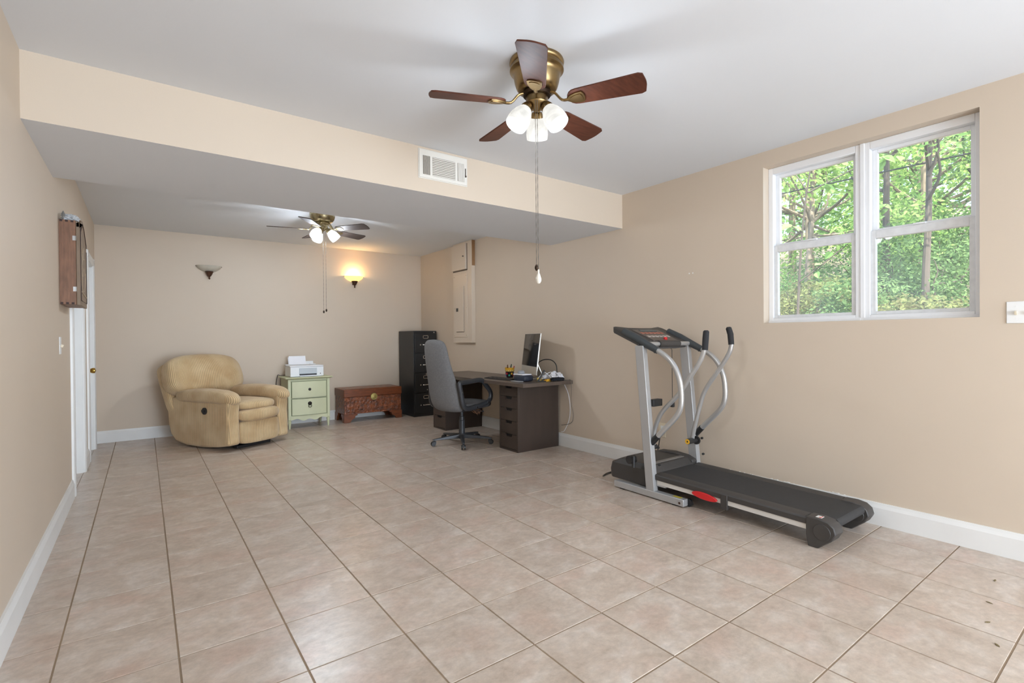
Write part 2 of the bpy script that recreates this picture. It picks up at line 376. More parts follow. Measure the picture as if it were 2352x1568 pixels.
# ------------------------------------------------------------------ outdoors
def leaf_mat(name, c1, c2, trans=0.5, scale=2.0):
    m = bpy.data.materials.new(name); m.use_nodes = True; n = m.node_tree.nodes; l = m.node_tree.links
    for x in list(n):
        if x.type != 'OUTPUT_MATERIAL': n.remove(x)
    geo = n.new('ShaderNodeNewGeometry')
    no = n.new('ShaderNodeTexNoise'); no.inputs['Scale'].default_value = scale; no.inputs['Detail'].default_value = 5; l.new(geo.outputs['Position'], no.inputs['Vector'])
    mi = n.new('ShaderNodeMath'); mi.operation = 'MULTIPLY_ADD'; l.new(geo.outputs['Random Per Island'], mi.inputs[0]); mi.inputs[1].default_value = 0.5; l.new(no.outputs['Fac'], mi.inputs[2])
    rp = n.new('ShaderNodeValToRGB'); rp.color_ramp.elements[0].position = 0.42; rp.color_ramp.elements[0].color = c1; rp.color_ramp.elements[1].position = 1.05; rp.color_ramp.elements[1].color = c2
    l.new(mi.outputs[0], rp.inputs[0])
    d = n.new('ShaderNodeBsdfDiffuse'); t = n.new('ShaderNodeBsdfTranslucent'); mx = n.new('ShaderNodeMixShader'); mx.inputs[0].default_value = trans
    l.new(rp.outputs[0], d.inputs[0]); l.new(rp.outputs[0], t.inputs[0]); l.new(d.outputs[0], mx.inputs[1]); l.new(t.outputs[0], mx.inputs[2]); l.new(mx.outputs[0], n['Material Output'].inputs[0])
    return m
LEAF_A = leaf_mat('sunlight_toned_leaf', srgb(104, 146, 70), srgb(196, 218, 136))  # lighter green, sunlight put into the leaf colour
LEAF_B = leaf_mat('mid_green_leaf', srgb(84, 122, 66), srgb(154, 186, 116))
LEAF_C = leaf_mat('shade_toned_leaf', srgb(66, 92, 58), srgb(122, 148, 98))  # darker green, canopy shade put into the leaf colour
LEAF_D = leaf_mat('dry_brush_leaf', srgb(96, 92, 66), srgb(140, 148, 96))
BARK = mat('grey_brown_bark', srgb(112, 100, 86), rough=0.9, var=0.25, vscale=12, stretch=(1, 1, 0.2), bump=0.6, bscale=25)
BARK2 = mat('dark_brown_bark', srgb(70, 62, 54), rough=0.9, var=0.25, vscale=12, stretch=(1, 1, 0.2), bump=0.6, bscale=25)  # same bark settings in a darker brown
SOIL = mat('leaf_litter_soil', srgb(104, 92, 74), rough=0.95, var=0.3, vscale=4.0, bump=0.8, bscale=10)
b = B(); nx, ny = 30, 30; rg = np.random.default_rng(2)
def ground_z(x, y): return 0.45 + max(0, x - 4.3) * 0.13 + max(0, x - 13) * 0.16 + 0.10 * math.sin(x * 1.3 + y * 0.7) + 0.07 * math.sin(y * 1.9 - x)
vs_ = [(4.25 + 30 * i / nx, -14 + 42 * j / ny, ground_z(4.25 + 30 * i / nx, -14 + 42 * j / ny)) for i in range(nx + 1) for j in range(ny + 1)]
b._f(vs_, [(i * (ny + 1) + j, (i + 1) * (ny + 1) + j, (i + 1) * (ny + 1) + j + 1, i * (ny + 1) + j + 1) for i in range(nx) for j in range(ny)])
struct(b.build('ground', SOIL), 'wooded hillside rising outside the window', 'ground')

def leaves_mesh(name, pts, size, material, parent, seed, kind='stuff', droop=0.4):
    """one folded four-point leaf at every point"""
    g = np.random.default_rng(seed); n = len(pts); P = np.asarray(pts, float)
    d = g.normal(size=(n, 3)); d[:, 2] = d[:, 2] * 0.5 - droop; d /= np.linalg.norm(d, axis=1)[:, None]
    q = g.normal(size=(n, 3)); q -= d * (q * d).sum(1)[:, None]; q /= np.linalg.norm(q, axis=1)[:, None]
    nn = np.cross(d, q); L = size * g.uniform(0.6, 1.3, n)[:, None]; wd = L * 0.42
    v = np.empty((n, 4, 3)); v[:, 0] = P; v[:, 1] = P + d * L * 0.45 + q * wd * 0.5 + nn * L * 0.08; v[:, 2] = P + d * L; v[:, 3] = P + d * L * 0.45 - q * wd * 0.5 + nn * L * 0.08
    me = bpy.data.meshes.new(name); me.vertices.add(n * 4); me.vertices.foreach_set('co', v.ravel())
    me.loops.add(n * 4); me.loops.foreach_set('vertex_index', np.arange(n * 4, dtype=np.int32))
    me.polygons.add(n); me.polygons.foreach_set('loop_start', np.arange(0, n * 4, 4, dtype=np.int32)); me.polygons.foreach_set('loop_total', np.full(n, 4, dtype=np.int32))
    me.update(); me.validate(); me.materials.append(material)
    o = bpy.data.objects.new(name, me); C.objects.link(o); o.parent = parent; o['kind'] = kind
    return o
def tree(x, y, h, r, crown, n, lsize, lm, bk, label, seed, lean=0.0, cat='tree', name='tree', group=None):
    """crown: list of (dx,dy,z,rad) foliage clumps; trunk with forked branches to each clump"""
    g = random.Random(seed); ng = np.random.default_rng(seed); z0 = ground_z(x, y)
    t = thing(name, label, cat, (x, y, z0 - 0.05), 0, group)
    b = B(); path = [(lean * (k / 6) ** 2 * h * 0.3 + g.uniform(-1, 1) * 0.04, g.uniform(-1, 1) * 0.04, h * k / 6) for k in range(7)]; path[0] = (0, 0, 0)
    b.tube(smoothpath(path, 3), [r * (1 - 0.75 * k / 18) for k in range(19)], 8)
    tr = b.build('trunk', bk, t)
    pts = []
    for (dx, dy, z, rad) in crown:
        zb = min(h * 0.92, max(0.3 * h, z * 0.7)); k = zb / h
        st = Vector((lean * k * k * h * 0.3, 0, zb)); en = Vector((dx, dy, z))
        mid = (st + en) / 2 + Vector((g.uniform(-.15, .15), g.uniform(-.15, .15), -0.1))
        bb = B(); bb.tube(smoothpath([st, mid, en], 4), [r * 0.4 * (1 - 0.8 * i / 8) + 0.004 for i in range(9)], 6); bb.build('branch', bk, tr)
        m = int(n * rad ** 2 / sum(c[3] ** 2 for c in crown)); q = ng.normal(size=(m, 3)); q /= np.linalg.norm(q, axis=1)[:, None]
        q *= (ng.uniform(0.15, 1, m) ** 0.45)[:, None] * rad; q[:, 2] *= 0.7
        pts.append(q + np.array([dx, dy, z]))
    leaves_mesh('foliage', np.concatenate(pts), lsize, lm, t, seed)
    return t
def clumps(seed, n, spread, z0, z1, r0, r1):
    g = random.Random(seed); return [(g.uniform(-1, 1) * spread, g.uniform(-1, 1) * spread, g.uniform(z0, z1), g.uniform(r0, r1)) for _ in range(n)]
G1 = 'woodland trees outside the window'; G2 = 'undergrowth shrubs on the hillside'
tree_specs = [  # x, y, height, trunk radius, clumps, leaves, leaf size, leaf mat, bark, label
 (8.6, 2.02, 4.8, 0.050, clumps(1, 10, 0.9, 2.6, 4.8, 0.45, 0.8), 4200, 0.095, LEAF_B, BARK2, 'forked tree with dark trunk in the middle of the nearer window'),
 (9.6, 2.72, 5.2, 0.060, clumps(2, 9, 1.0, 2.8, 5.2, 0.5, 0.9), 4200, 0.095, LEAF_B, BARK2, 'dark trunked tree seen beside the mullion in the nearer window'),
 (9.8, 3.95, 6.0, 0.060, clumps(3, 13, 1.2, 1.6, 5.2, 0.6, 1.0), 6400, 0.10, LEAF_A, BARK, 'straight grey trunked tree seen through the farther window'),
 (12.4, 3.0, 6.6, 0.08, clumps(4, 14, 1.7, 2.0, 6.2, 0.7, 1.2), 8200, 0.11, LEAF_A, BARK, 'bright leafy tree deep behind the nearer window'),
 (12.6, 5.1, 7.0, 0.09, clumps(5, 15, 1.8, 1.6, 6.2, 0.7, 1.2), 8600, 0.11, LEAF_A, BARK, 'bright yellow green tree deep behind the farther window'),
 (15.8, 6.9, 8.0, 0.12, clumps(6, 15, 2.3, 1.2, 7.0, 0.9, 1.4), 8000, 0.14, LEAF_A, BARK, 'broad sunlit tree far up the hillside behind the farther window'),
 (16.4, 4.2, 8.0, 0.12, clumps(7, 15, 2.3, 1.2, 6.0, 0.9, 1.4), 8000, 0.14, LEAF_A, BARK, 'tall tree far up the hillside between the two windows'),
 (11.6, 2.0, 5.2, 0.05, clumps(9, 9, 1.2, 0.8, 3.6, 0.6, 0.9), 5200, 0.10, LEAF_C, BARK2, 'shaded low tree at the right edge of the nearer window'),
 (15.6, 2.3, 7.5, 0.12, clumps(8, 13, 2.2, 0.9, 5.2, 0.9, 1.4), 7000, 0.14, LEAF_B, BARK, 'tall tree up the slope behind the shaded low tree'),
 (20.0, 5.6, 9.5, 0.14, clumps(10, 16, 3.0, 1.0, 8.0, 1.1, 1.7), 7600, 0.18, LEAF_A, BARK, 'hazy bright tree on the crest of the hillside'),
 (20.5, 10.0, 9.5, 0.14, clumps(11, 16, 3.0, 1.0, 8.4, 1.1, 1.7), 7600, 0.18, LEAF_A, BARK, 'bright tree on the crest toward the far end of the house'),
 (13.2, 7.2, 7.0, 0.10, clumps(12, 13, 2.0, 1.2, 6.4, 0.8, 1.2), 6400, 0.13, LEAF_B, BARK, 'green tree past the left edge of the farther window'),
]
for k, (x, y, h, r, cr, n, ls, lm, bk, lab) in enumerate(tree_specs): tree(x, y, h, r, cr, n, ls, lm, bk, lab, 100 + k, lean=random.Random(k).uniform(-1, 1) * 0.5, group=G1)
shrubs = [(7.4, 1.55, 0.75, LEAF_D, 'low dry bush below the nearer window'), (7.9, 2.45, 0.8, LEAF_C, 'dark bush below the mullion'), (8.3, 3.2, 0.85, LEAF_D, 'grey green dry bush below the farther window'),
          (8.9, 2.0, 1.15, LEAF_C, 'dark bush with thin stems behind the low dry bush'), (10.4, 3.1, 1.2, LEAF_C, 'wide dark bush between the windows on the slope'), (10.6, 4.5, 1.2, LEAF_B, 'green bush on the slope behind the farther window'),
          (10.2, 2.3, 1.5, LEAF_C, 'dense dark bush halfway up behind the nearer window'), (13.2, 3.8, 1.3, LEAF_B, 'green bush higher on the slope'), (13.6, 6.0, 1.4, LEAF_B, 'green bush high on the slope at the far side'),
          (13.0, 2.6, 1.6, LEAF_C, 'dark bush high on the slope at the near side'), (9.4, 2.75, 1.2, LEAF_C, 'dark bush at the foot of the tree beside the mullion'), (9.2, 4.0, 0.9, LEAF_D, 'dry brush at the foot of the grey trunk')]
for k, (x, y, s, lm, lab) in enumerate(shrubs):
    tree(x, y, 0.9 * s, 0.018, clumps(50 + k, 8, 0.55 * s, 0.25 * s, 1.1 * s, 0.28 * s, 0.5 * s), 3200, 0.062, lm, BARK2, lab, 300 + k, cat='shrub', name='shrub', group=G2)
# sapling with big leaves close to the farther window
sx, sy = 7.3, 3.05; t = thing('sapling', 'sapling with large heart shaped leaves close outside the farther window', 'tree', (sx, sy, ground_z(sx, sy) - 0.05))
stem = [(0, 0, 0), (0.05, 0.0, 0.8), (-0.05, -0.1, 1.8), (-0.15, -0.25, 2.6), (-0.35, -0.50, 3.1)]
b = B(); b.tube(smoothpath(stem, 5), [0.022 * (1 - 0.8 * k / 20) for k in range(21)], 7); tk = b.build('trunk', BARK2, t)
twigs = [((-0.05, -0.1, 1.8), (-0.2, 0.35, 2.15), (-0.35, 0.75, 2.3)), ((0.0, -0.05, 1.2), (0.1, -0.6, 1.65), (0.0, -1.0, 2.0)), ((-0.1, -0.2, 2.3), (-0.2, 0.1, 2.8), (-0.3, 0.5, 3.0)), ((-0.1, -0.2, 2.3), (0.0, -0.7, 2.5), (0.0, -1.1, 2.55))]
g = random.Random(8); lf = None
for tw in twigs:
    pth = smoothpath(tw, 6); b = B(); b.tube(pth, [0.010 * (1 - 0.7 * k / 12) for k in range(13)], 6); b.build('branch', BARK2, tk)
    for k in range(13):
        p = pth[min(12, int(g.uniform(2, 13)))]
        if lf is None:
            b = B(); b._f([(0, 0, 0), (0.035, 0.03, 0.012), (0.05, 0.075, 0.016), (0.03, 0.125, 0.006), (0, 0.17, -0.012), (-0.03, 0.125, 0.006), (-0.05, 0.075, 0.016), (-0.035, 0.03, 0.012), (0, 0.085, -0.004)],
                          [(0, 1, 8), (1, 2, 8), (2, 3, 8), (3, 4, 8), (4, 5, 8), (5, 6, 8), (6, 7, 8), (7, 0, 8)])
            lf = b.build('leaf', LEAF_B, t); o = lf
        else: o = lf.copy(); C.objects.link(o)
        o.location = p + Vector((g.uniform(-.06, .06), g.uniform(-.06, .06), g.uniform(-.05, .05)))
        o.rotation_euler = (g.uniform(-1.0, 0.3), g.uniform(-0.6, 0.6), g.uniform(0, 2 * PI)); sc = g.uniform(0.6, 1.15); o.scale = (sc, sc, sc)
b = B(); b.tube([(9.2, -8 + 2.0 * k, 3.55 + 0.030 * (k - 6) + 0.012 * (k - 5) ** 2 * 0.3) for k in range(13)], 0.011, 6)
tag(b.build('utility_cable', mat('black_cable_sheath', srgb(40, 40, 42), rough=0.6)), 'thin dark utility cable sagging across the trees outside', 'cable')

# ------------------------------------------------------------------ ceiling fans
ABRASS = mat('antique_brass', srgb(146, 122, 84), rough=0.32, metal=1.0, var=0.15, vscale=18)
SBRASS = mat('satin_brushed_brass', srgb(176, 164, 130), rough=0.3, metal=1.0, var=0.08, vscale=18)
CHERRY = mat('cherry_fan_blade', srgb(80, 44, 31), rough=0.48, var=0.22, vscale=5, stretch=(2, 14, 14), spec=0.22)
WALNUT = mat('walnut_fan_blade', srgb(78, 66, 60), rough=0.6, var=0.15, vscale=5, stretch=(2, 14, 14), spec=0.25)
CHAINM = mat('beaded_chain_metal', srgb(92, 84, 74), rough=0.6)
DARKM = mat('dark_bronze', srgb(58, 44, 34), rough=0.4, metal=0.8)
def shade_mat(name, strength):
    m = bpy.data.materials.new(name); m.use_nodes = True; n = m.node_tree.nodes; l = m.node_tree.links; b = n['Principled BSDF']
    b.inputs['Base Color'].default_value = (0.10, 0.10, 0.095, 1); b.inputs['Roughness'].default_value = 0.3
    tc = n.new('ShaderNodeTexCoord'); no = n.new('ShaderNodeTexNoise'); no.inputs['Scale'].default_value = 16; no.inputs['Detail'].default_value = 5; no.inputs['Distortion'].default_value = 1.6
    l.new(tc.outputs['Object'], no.inputs['Vector'])
    mr = n.new('ShaderNodeMapRange'); mr.inputs['From Min'].default_value = 0.3; mr.inputs['From Max'].default_value = 0.7; mr.inputs['To Min'].default_value = 0.74 * strength; mr.inputs['To Max'].default_value = 1.05 * strength
    l.new(no.outputs['Fac'], mr.inputs[0]); l.new(mr.outputs[0], b.inputs['Emission Strength']); b.inputs['Emission Color'].default_value = (1.0, 0.98, 0.92, 1)
    return m
SHADE1 = shade_mat('lit_alabaster_glass', 0.48); SHADE2 = shade_mat('lit_frosted_glass', 1.0)
BULB = mat('lit_bulb', (1, 0.96, 0.88, 1), emit=6.0)
def blade_poly(r0, r1, w0, w1):
    p = []
    for k in range(7): a = PI * (0.5 + k / 6); p.append((r0 + 0.035 + 0.035 * math.cos(a), w0 / 2 * math.sin(a)))   # rounded root
    for k in range(9): a = -PI / 2 + PI * k / 8; p.append((r1 - 0.03 + 0.03 * math.cos(a), (w1 / 2) * (1 if k in (0, 8) else 1) * (math.sin(a) if abs(math.sin(a)) < 0.999 else math.copysign(1, math.sin(a)))))
    return p
def fan(name, cx, cy, phase, bl_z, R0, style, label, shade_az, pitch, chain_z, shade_m, blade_m, metal):
    t = thing(name, label, 'ceiling fan', (cx, cy, H))
    z = lambda v: v - H
    b = B()
    if style == 1:
        prof = [(0, 0), (0.126, 0), (0.129, -0.007), (0.126, -0.020), (0.120, -0.024), (0.126, -0.031), (0.127, -0.046), (0.118, -0.052), (0.111, -0.058), (0.109, -0.072), (0.104, -0.100), (0.096, -0.124), (0.088, -0.136), (0.062, -0.142), (0, -0.142)]
    else:
        prof = [(0, 0), (0.118, 0), (0.122, -0.014), (0.120, -0.055), (0.112, -0.082), (0.098, -0.102), (0.074, -0.112), (0, -0.112)]
    b.lathe(prof, 48); b.build('motor_housing', metal, t, sharp=50)
    hz = prof[-1][1]
    b = B(); b.lathe([(0, hz), (0.066, hz), (0.070, hz - 0.010), (0.063, hz - 0.020), (0, hz - 0.020)], 36); b.build('rotor_hub', DARKM if style == 1 else metal, t)
    s0 = hz - 0.020
    b = B(); b.lathe([(0, s0), (0.051, s0), (0.053, s0 - 0.006), (0.051, s0 - 0.030), (0.054, s0 - 0.034), (0.051, s0 - 0.042), (0.036, s0 - 0.054), (0.018, s0 - 0.062), (0.010, s0 - 0.070), (0, s0 - 0.073)], 36); b.build('switch_housing', metal, t, sharp=50)
    for k in range(5):
        a = phase + k * 2 * PI / 5
        Mr = Matrix.Rotation(a, 4, 'Z')
        Mb = Mr @ Matrix.Translation((0, 0, z(bl_z))) @ Matrix.Rotation(pitch, 4, 'X')
        r0 = 0.155; w0, w1 = 0.098, 0.128
        poly = []
        for q in range(9): aa = PI / 2 + PI * q / 8; poly.append((r0 + 0.040 + 0.045 * math.cos(aa), w0 / 2 * math.sin(aa)))
        for q in range(9):
            u = -1 + q / 4
            poly.append((R0 - 0.016 * u * u - (0.012 if abs(u) > 0.9 else 0), w1 / 2 * u * (0.995 if abs(u) > 0.9 else 1.15 if abs(u) > 0.7 else 1)))
        bb = B(); bb.M = Mb; bb.rings([[(x, y, -0.0035) for x, y in poly], [(x, y, 0.0035) for x, y in poly]])
        bl = bb.build('blade', blade_m, t, bevel=0.0015, sharp=30)
        bb = B(); pth = [Mr @ Vector(p) for p in [(0.060, 0, hz - 0.010), (0.090, 0, hz - 0.022), (0.125, 0, z(bl_z) - 0.004), (0.165, 0, z(bl_z) - 0.006)]]
        bb.tube(smoothpath(pth, 4), 0.0085, 8, flat=0.7)
        bb.M = Mb; tp = [(0.150, -0.010), (0.165, -0.022), (0.195, -0.033), (0.222, -0.034), (0.230, -0.020), (0.233, 0.0), (0.230, 0.020), (0.222, 0.034), (0.195, 0.033), (0.165, 0.022), (0.150, 0.010)]
        bb.rings([[(x, y, -0.0095) for x, y in tp], [(x, y, -0.0037) for x, y in tp]])
        if style == 1:
            tp2 = [((x - 0.198) * 0.72 + 0.198, y * 0.68) for x, y in tp]
            bb.rings([[(x, y, -0.0125) for x, y in tp2], [(x, y, -0.0094) for x, y in tp2]])
        bb.build('blade_bracket', metal if style == 1 else SBRASS, bl)
    for k, az in enumerate(shade_az):
        ax = Vector((math.cos(az), math.sin(az), 0)); tilt = R(33 if style == 1 else 42)
        d = (ax * math.sin(tilt) + Vector((0, 0, -1)) * math.cos(tilt)).normalized()
        p0 = ax * 0.036 + Vector((0, 0, s0 - 0.036)); p1 = p0 + d * 0.034
        bb = B(); bb.tube([p0, p0 + d * 0.018, p0 + d * 0.020, p1, p1 + d * 0.012], [0.014, 0.016, 0.024, 0.029, 0.030], 16); arm = bb.build('lamp_holder', metal, t)
        Ms = Matrix.Translation(p1 + d * 0.006) @ d.to_track_quat('Z', 'Y').to_matrix().to_4x4()
        bb = B(); bb.lathe([(0.027, 0.0), (0.032, 0.008), (0.043, 0.030), (0.051, 0.058), (0.053, 0.082), (0.0505, 0.104), (0.0475, 0.104), (0.050, 0.082), (0.048, 0.058), (0.040, 0.030), (0.028, 0.010)], 28, M=Ms)
        sh = bb.build('lamp_shade', shade_m, t)
        bb = B(); bb.lathe([(0.010, 0.0), (0.012, 0.02), (0.024, 0.045), (0.028, 0.062), (0.020, 0.083), (0, 0.090)], 16, M=Ms); bb.build('bulb', BULB, sh)
        lamp('fan_bulb_light', 'POINT', p1 + d * 0.140, SHADE_W[style][0], (0.88, 0.985, 1.10), t, shadow_soft_size=0.04)
        sl = lamp('fan_bulb_beam', 'SPOT', p1 + d * 0.140, SHADE_W[style][1], (0.88, 0.985, 1.10), t, shadow_soft_size=0.04, spot_size=R(165), spot_blend=1.0)
        sl.rotation_euler = d.to_track_quat('-Z', 'Y').to_euler()
    # pull chains
    for k, (dx, dy) in enumerate(((-0.041, -0.038), (-0.034, -0.043)) if style == 1 else ((-0.010, -0.050), (0.016, -0.048))):
        zt = s0 - 0.040; zb = chain_z[k] - H
        bb = B(); nb = int((zt - zb) / 0.02)
        bb.tube([(dx, dy, zt + (zb - zt) * i / nb) for i in range(nb + 1)], [0.0010 if i % 2 else 0.0016 for i in range(nb + 1)], 6); ch = bb.build('pull_chain', CHAINM, t)
        bb = B(); Mf = Matrix.Translation((dx, dy, zb))
        if k == 1 and style == 1:
            bb.lathe([(0, 0.002), (0.004, 0), (0.005, -0.010), (0.004, -0.014), (0.008, -0.024), (0.0135, -0.042), (0.013, -0.054), (0.007, -0.064), (0, -0.066)], 16, M=Mf)
            bb.build('chain_fob', mat('pale_ceramic_fob', srgb(222, 214, 200), rough=0.25), ch)
        else:
            bb.lathe([(0, 0.002), (0.004, 0), (0.008, -0.008), (0.009, -0.016), (0.005, -0.026), (0, -0.030)], 14, M=Mf); bb.build('chain_fob', DARKM, ch)
    return t
az1 = math.atan2(1.83, 1.504)
fan('ceiling_fan', 1.935, 1.826, R(228.24), 2.238, 0.505, 1, 'brass flush mount ceiling fan with cherry blades, nearer one', [az1, az1 + 2 * PI / 3, az1 - 2 * PI / 3], R(-13), (1.475, 1.452), SHADE1, CHERRY, ABRASS)
fan('ceiling_fan', 1.905, 5.225, R(236.4), 2.252, 0.515, 2, 'satin brass ceiling fan with grey brown blades beyond the beam', [R(-20), R(100), R(220)], R(-12), (1.430, 1.445), SHADE2, WALNUT, SBRASS)

# ------------------------------------------------------------------ wall sconces
SC_OFF = mat('unlit_frosted_bowl', srgb(196, 188, 172), rough=0.35, var=0.06, vscale=14)
def sconce(x, zt, lit, label):
    t = thing('wall_sconce', label, 'wall light', (x, YF, zt), 0, None)
    Mh = Matrix.Rotation(PI, 4, 'Z')     # half bowl bulges toward -Y
    bb = B(); prof = [(0.138, 0.0), (0.132, -0.018), (0.112, -0.040), (0.080, -0.060), (0.046, -0.074), (0.030, -0.080), (0.030, -0.076), (0.046, -0.069), (0.078, -0.055), (0.108, -0.036), (0.127, -0.016), (0.133, 0.0), (0.138, 0.0)]
    bb.lathe(prof, 28, PI, Mh @ Matrix.Scale(0.85, 4, (0, 1, 0)))
    bb.build('glass_bowl', SC_LIT if lit else SC_OFF, t)
    bb = B(); bb.lathe([(0.0, -0.068), (0.042, -0.070), (0.046, -0.078), (0.038, -0.086), (0.034, -0.100), (0.022, -0.122), (0.010, -0.136), (0.006, -0.140), (0.009, -0.148), (0.011, -0.155), (0.006, -0.166), (0, -0.170)], 24, M=Matrix.Translation((0, -0.046, 0)))
    bb.box((-0.020, -0.05, -0.125), (0.020, -0.0005, -0.062)); bb.build('finial', BRONZE, t)
    bb = B()
    for sx_ in (-1, 1): bb.cyl((sx_ * 0.136, -0.012, -0.004), (sx_ * 0.136, -0.0005, -0.004), 0.006, seg=10)
    bb.build('bowl_clip', BRONZE, t)
    if lit:
        bb = B(); bb.pillow((0, -0.055, -0.035), (0.045, 0.045, 0.06), 2.2, 3); bb.build('bulb', SCB, t)
        lamp('sconce_bulb_light', 'POINT', (0, -0.075, 0.020), 1.8, (1.0, 0.72, 0.38), t, shadow_soft_size=0.025)
    return t
BRONZE = mat('aged_bronze_metal', srgb(92, 66, 52), rough=0.45, metal=0.7, var=0.2, vscale=30)
SC_LIT = mat('lit_amber_bowl', srgb(250, 206, 120), rough=0.4, emit=0.9)
SCB = mat('lit_warm_bulb', (1.0, 0.80, 0.48, 1), emit=8.0)
sconce(1.090, 2.056, False, 'unlit frosted half bowl wall sconce above the recliner')
sconce(2.895, 2.048, True, 'lit amber half bowl wall sconce above the chest')

# ------------------------------------------------------------------ vent in the beam
VENT = mat('white_vent_metal', srgb(224, 218, 208), rough=0.45); SLOT = mat('dark_vent_opening', srgb(96, 84, 72), rough=0.8)
t = thing('air_vent', 'white air supply register on the beige beam', 'vent', (1.928, YS, 2.222))
b = B(); b.box((0, -0.004, 0), (0.384, -0.0005, 0.200)); b.box((0.006, -0.010, 0.006), (0.378, -0.004, 0.194)); b.build('vent_frame', VENT, t, bevel=0.003)
b = B(); b.box((0.032, -0.0106, 0.028), (0.088, -0.0101, 0.155)); b.box((0.104, -0.0106, 0.028), (0.282, -0.0101, 0.155)); b.box((0.301, -0.0106, 0.028), (0.357, -0.0101, 0.155)); b.build('opening', SLOT, t, smooth=False)
for k in range(11):
    zc = 0.034 + k * 0.0116
    bb = B(); bb.rings([[(x, -0.0108, zc - 0.005), (x, -0.0150, zc - 0.0015), (x, -0.0140, zc + 0.0015), (x, -0.0108, zc + 0.0035)] for x in (0.104, 0.282)]); bb.build('slat', VENT, t, smooth=False)
for xa, n, tw in ((0.034, 6, -1), (0.303, 6, -1)):
    for k in range(n):
        xc = xa + 0.0045 + k * 0.0092
        bb = B(); q = [(xc - 0.0046, -0.0108), (xc - 0.0040, -0.0150), (xc + 0.0034, -0.0135), (xc + 0.0034, -0.0108)] if xa > 0.2 else [(xc - 0.0030 * tw, -0.0108), (xc + 0.0005 * tw, -0.0150), (xc + 0.0020 * tw, -0.0140), (xc + 0.0020 * tw, -0.0108)]
        bb.rings([[(x, y, z_) for x, y in q] for z_ in (0.028, 0.155)]); bb.build('slat', VENT, t, smooth=False)
b = B(); b.box((0.362, -0.016, 0.070), (0.366, -0.010, 0.125)); b.cbox((0.364, -0.018, 0.068), (0.007, 0.010, 0.010)); b.build('damper_lever', SLOT, t)

# ------------------------------------------------------------------ switches, outlet, wall anchors
PLATE = mat('white_switch_plate', srgb(236, 234, 230), rough=0.35); IVORY = mat('ivory_toggle', srgb(226, 212, 186), rough=0.35)
def switch_plate(name, x, y, z, nx_, gangs, label, cat='light switch'):
    t = thing(name, label, cat, (x, y, z)); w = 0.070 + 0.046 * (gangs - 1); h = 0.110
    b = B(); b.box((0, -w / 2, -h / 2), (nx_ * 0.005, w / 2, h / 2)); b.build('plate', PLATE, t, bevel=0.002)
    for g_ in range(gangs):
        yc = (g_ - (gangs - 1) / 2) * 0.046
        b = B(); b.M = Matrix.Translation((nx_ * 0.005, -yc if nx_ < 0 else yc, 0)) @ Matrix.Rotation(nx_ * R(22), 4, 'Y'); b.box((0, -0.005, -0.009), (nx_ * 0.014, 0.005, 0.009)); b.build('toggle', IVORY, t, bevel=0.001)
        for zz in (-0.030, 0.030):
            b = B(); b.cyl((nx_ * 0.0045, yc, zz), (nx_ * 0.0062, yc, zz), 0.003, seg=8); b.build('screw', PLATE, t)
    return t
switch_plate('light_switch', W, 0.493, 1.246, -1, 2, 'white double light switch plate beside the window')
switch_plate('light_switch', 0.0, 4.27, 1.112, 1, 1, 'white single light switch under the wall cabinet')
t = thing('wall_outlet', 'ivory wall outlet with plug behind the treadmill', 'outlet', (W, 2.652, 0.348))
b = B(); b.box((0, -0.036, -0.060), (-0.005, 0.036, 0.060)); b.build('plate', IVORY, t, bevel=0.002)
for zz in (-0.022, 0.022):
    b = B(); b.box((-0.0045, -0.015, zz - 0.014), (-0.0065, 0.015, zz + 0.014)); b.build('socket', PLATE, t, bevel=0.002)
b = B(); b.box((-0.007, -0.013, -0.036), (-0.034, 0.013, -0.010)); b.build('plug', mat('black_plastic', srgb(36, 35, 35), rough=0.45), t, bevel=0.003)
for y_, lab in ((2.385, 'tiny white wall anchor left in the beige wall, left of the two'), (2.353, 'tiny white wall anchor left in the beige wall, right of the two')):
    b = B(); b.cyl((W - 0.0005, y_, 1.644), (W - 0.003, y_, 1.644), 0.0055, 0.004, 10); tag(b.build('wall_anchor', PLATE), lab, 'wall anchor')

# ------------------------------------------------------------------ electrical panel box
PANELP = mat('panel_paint', srgb(211, 194, 174), rough=0.38, var=0.01, vscale=3, spec=0.5)
px = W - 0.058; pya, pyb = 5.60, 6.09
t = thing('electrical_panel', 'wall coloured boxed electrical panel reaching the ceiling beside the filing cabinet', 'electrical panel', (px, pya, 1.078))
hp = H - 1.078; wp = pyb - pya; dp = W - px
b = B(); b.box((0, 0, 0), (dp - 0.0008, wp, hp - 0.001)); b.build('box', PANELP, t, bevel=0.003)
b = B(); b.box((-0.008, 0.11, 0.075), (0.0005, wp - 0.03, 0.93)); pc = b.build('panel_cover', PANELP, t, bevel=0.003)
b = B(); b.box((-0.017, 0.19, 0.15), (-0.008, wp - 0.10, 0.76)); pdoor = b.build('breaker_door', PANELP, t, bevel=0.002)
b = B(); b.box((-0.021, wp - 0.165, 0.425), (-0.0168, wp - 0.115, 0.470)); b.build('latch', mat('dark_latch', srgb(70, 66, 62), rough=0.4), pdoor)
for y_, z_ in ((0.125, 0.10), (0.125, 0.90), (wp - 0.05, 0.10), (wp - 0.05, 0.90), (0.125, 0.47), (wp - 0.05, 0.47)):
    b = B(); b.cyl((-0.0075, y_, z_), (-0.011, y_, z_), 0.006, 0.004, 10); b.build('screw', SBRASS, pc)
b = B(); b.box((-0.024, 0.12, 0.985), (0.0005, wp - 0.01, hp - 0.03)); ud = b.build('upper_door', PANELP, t, bevel=0.002)
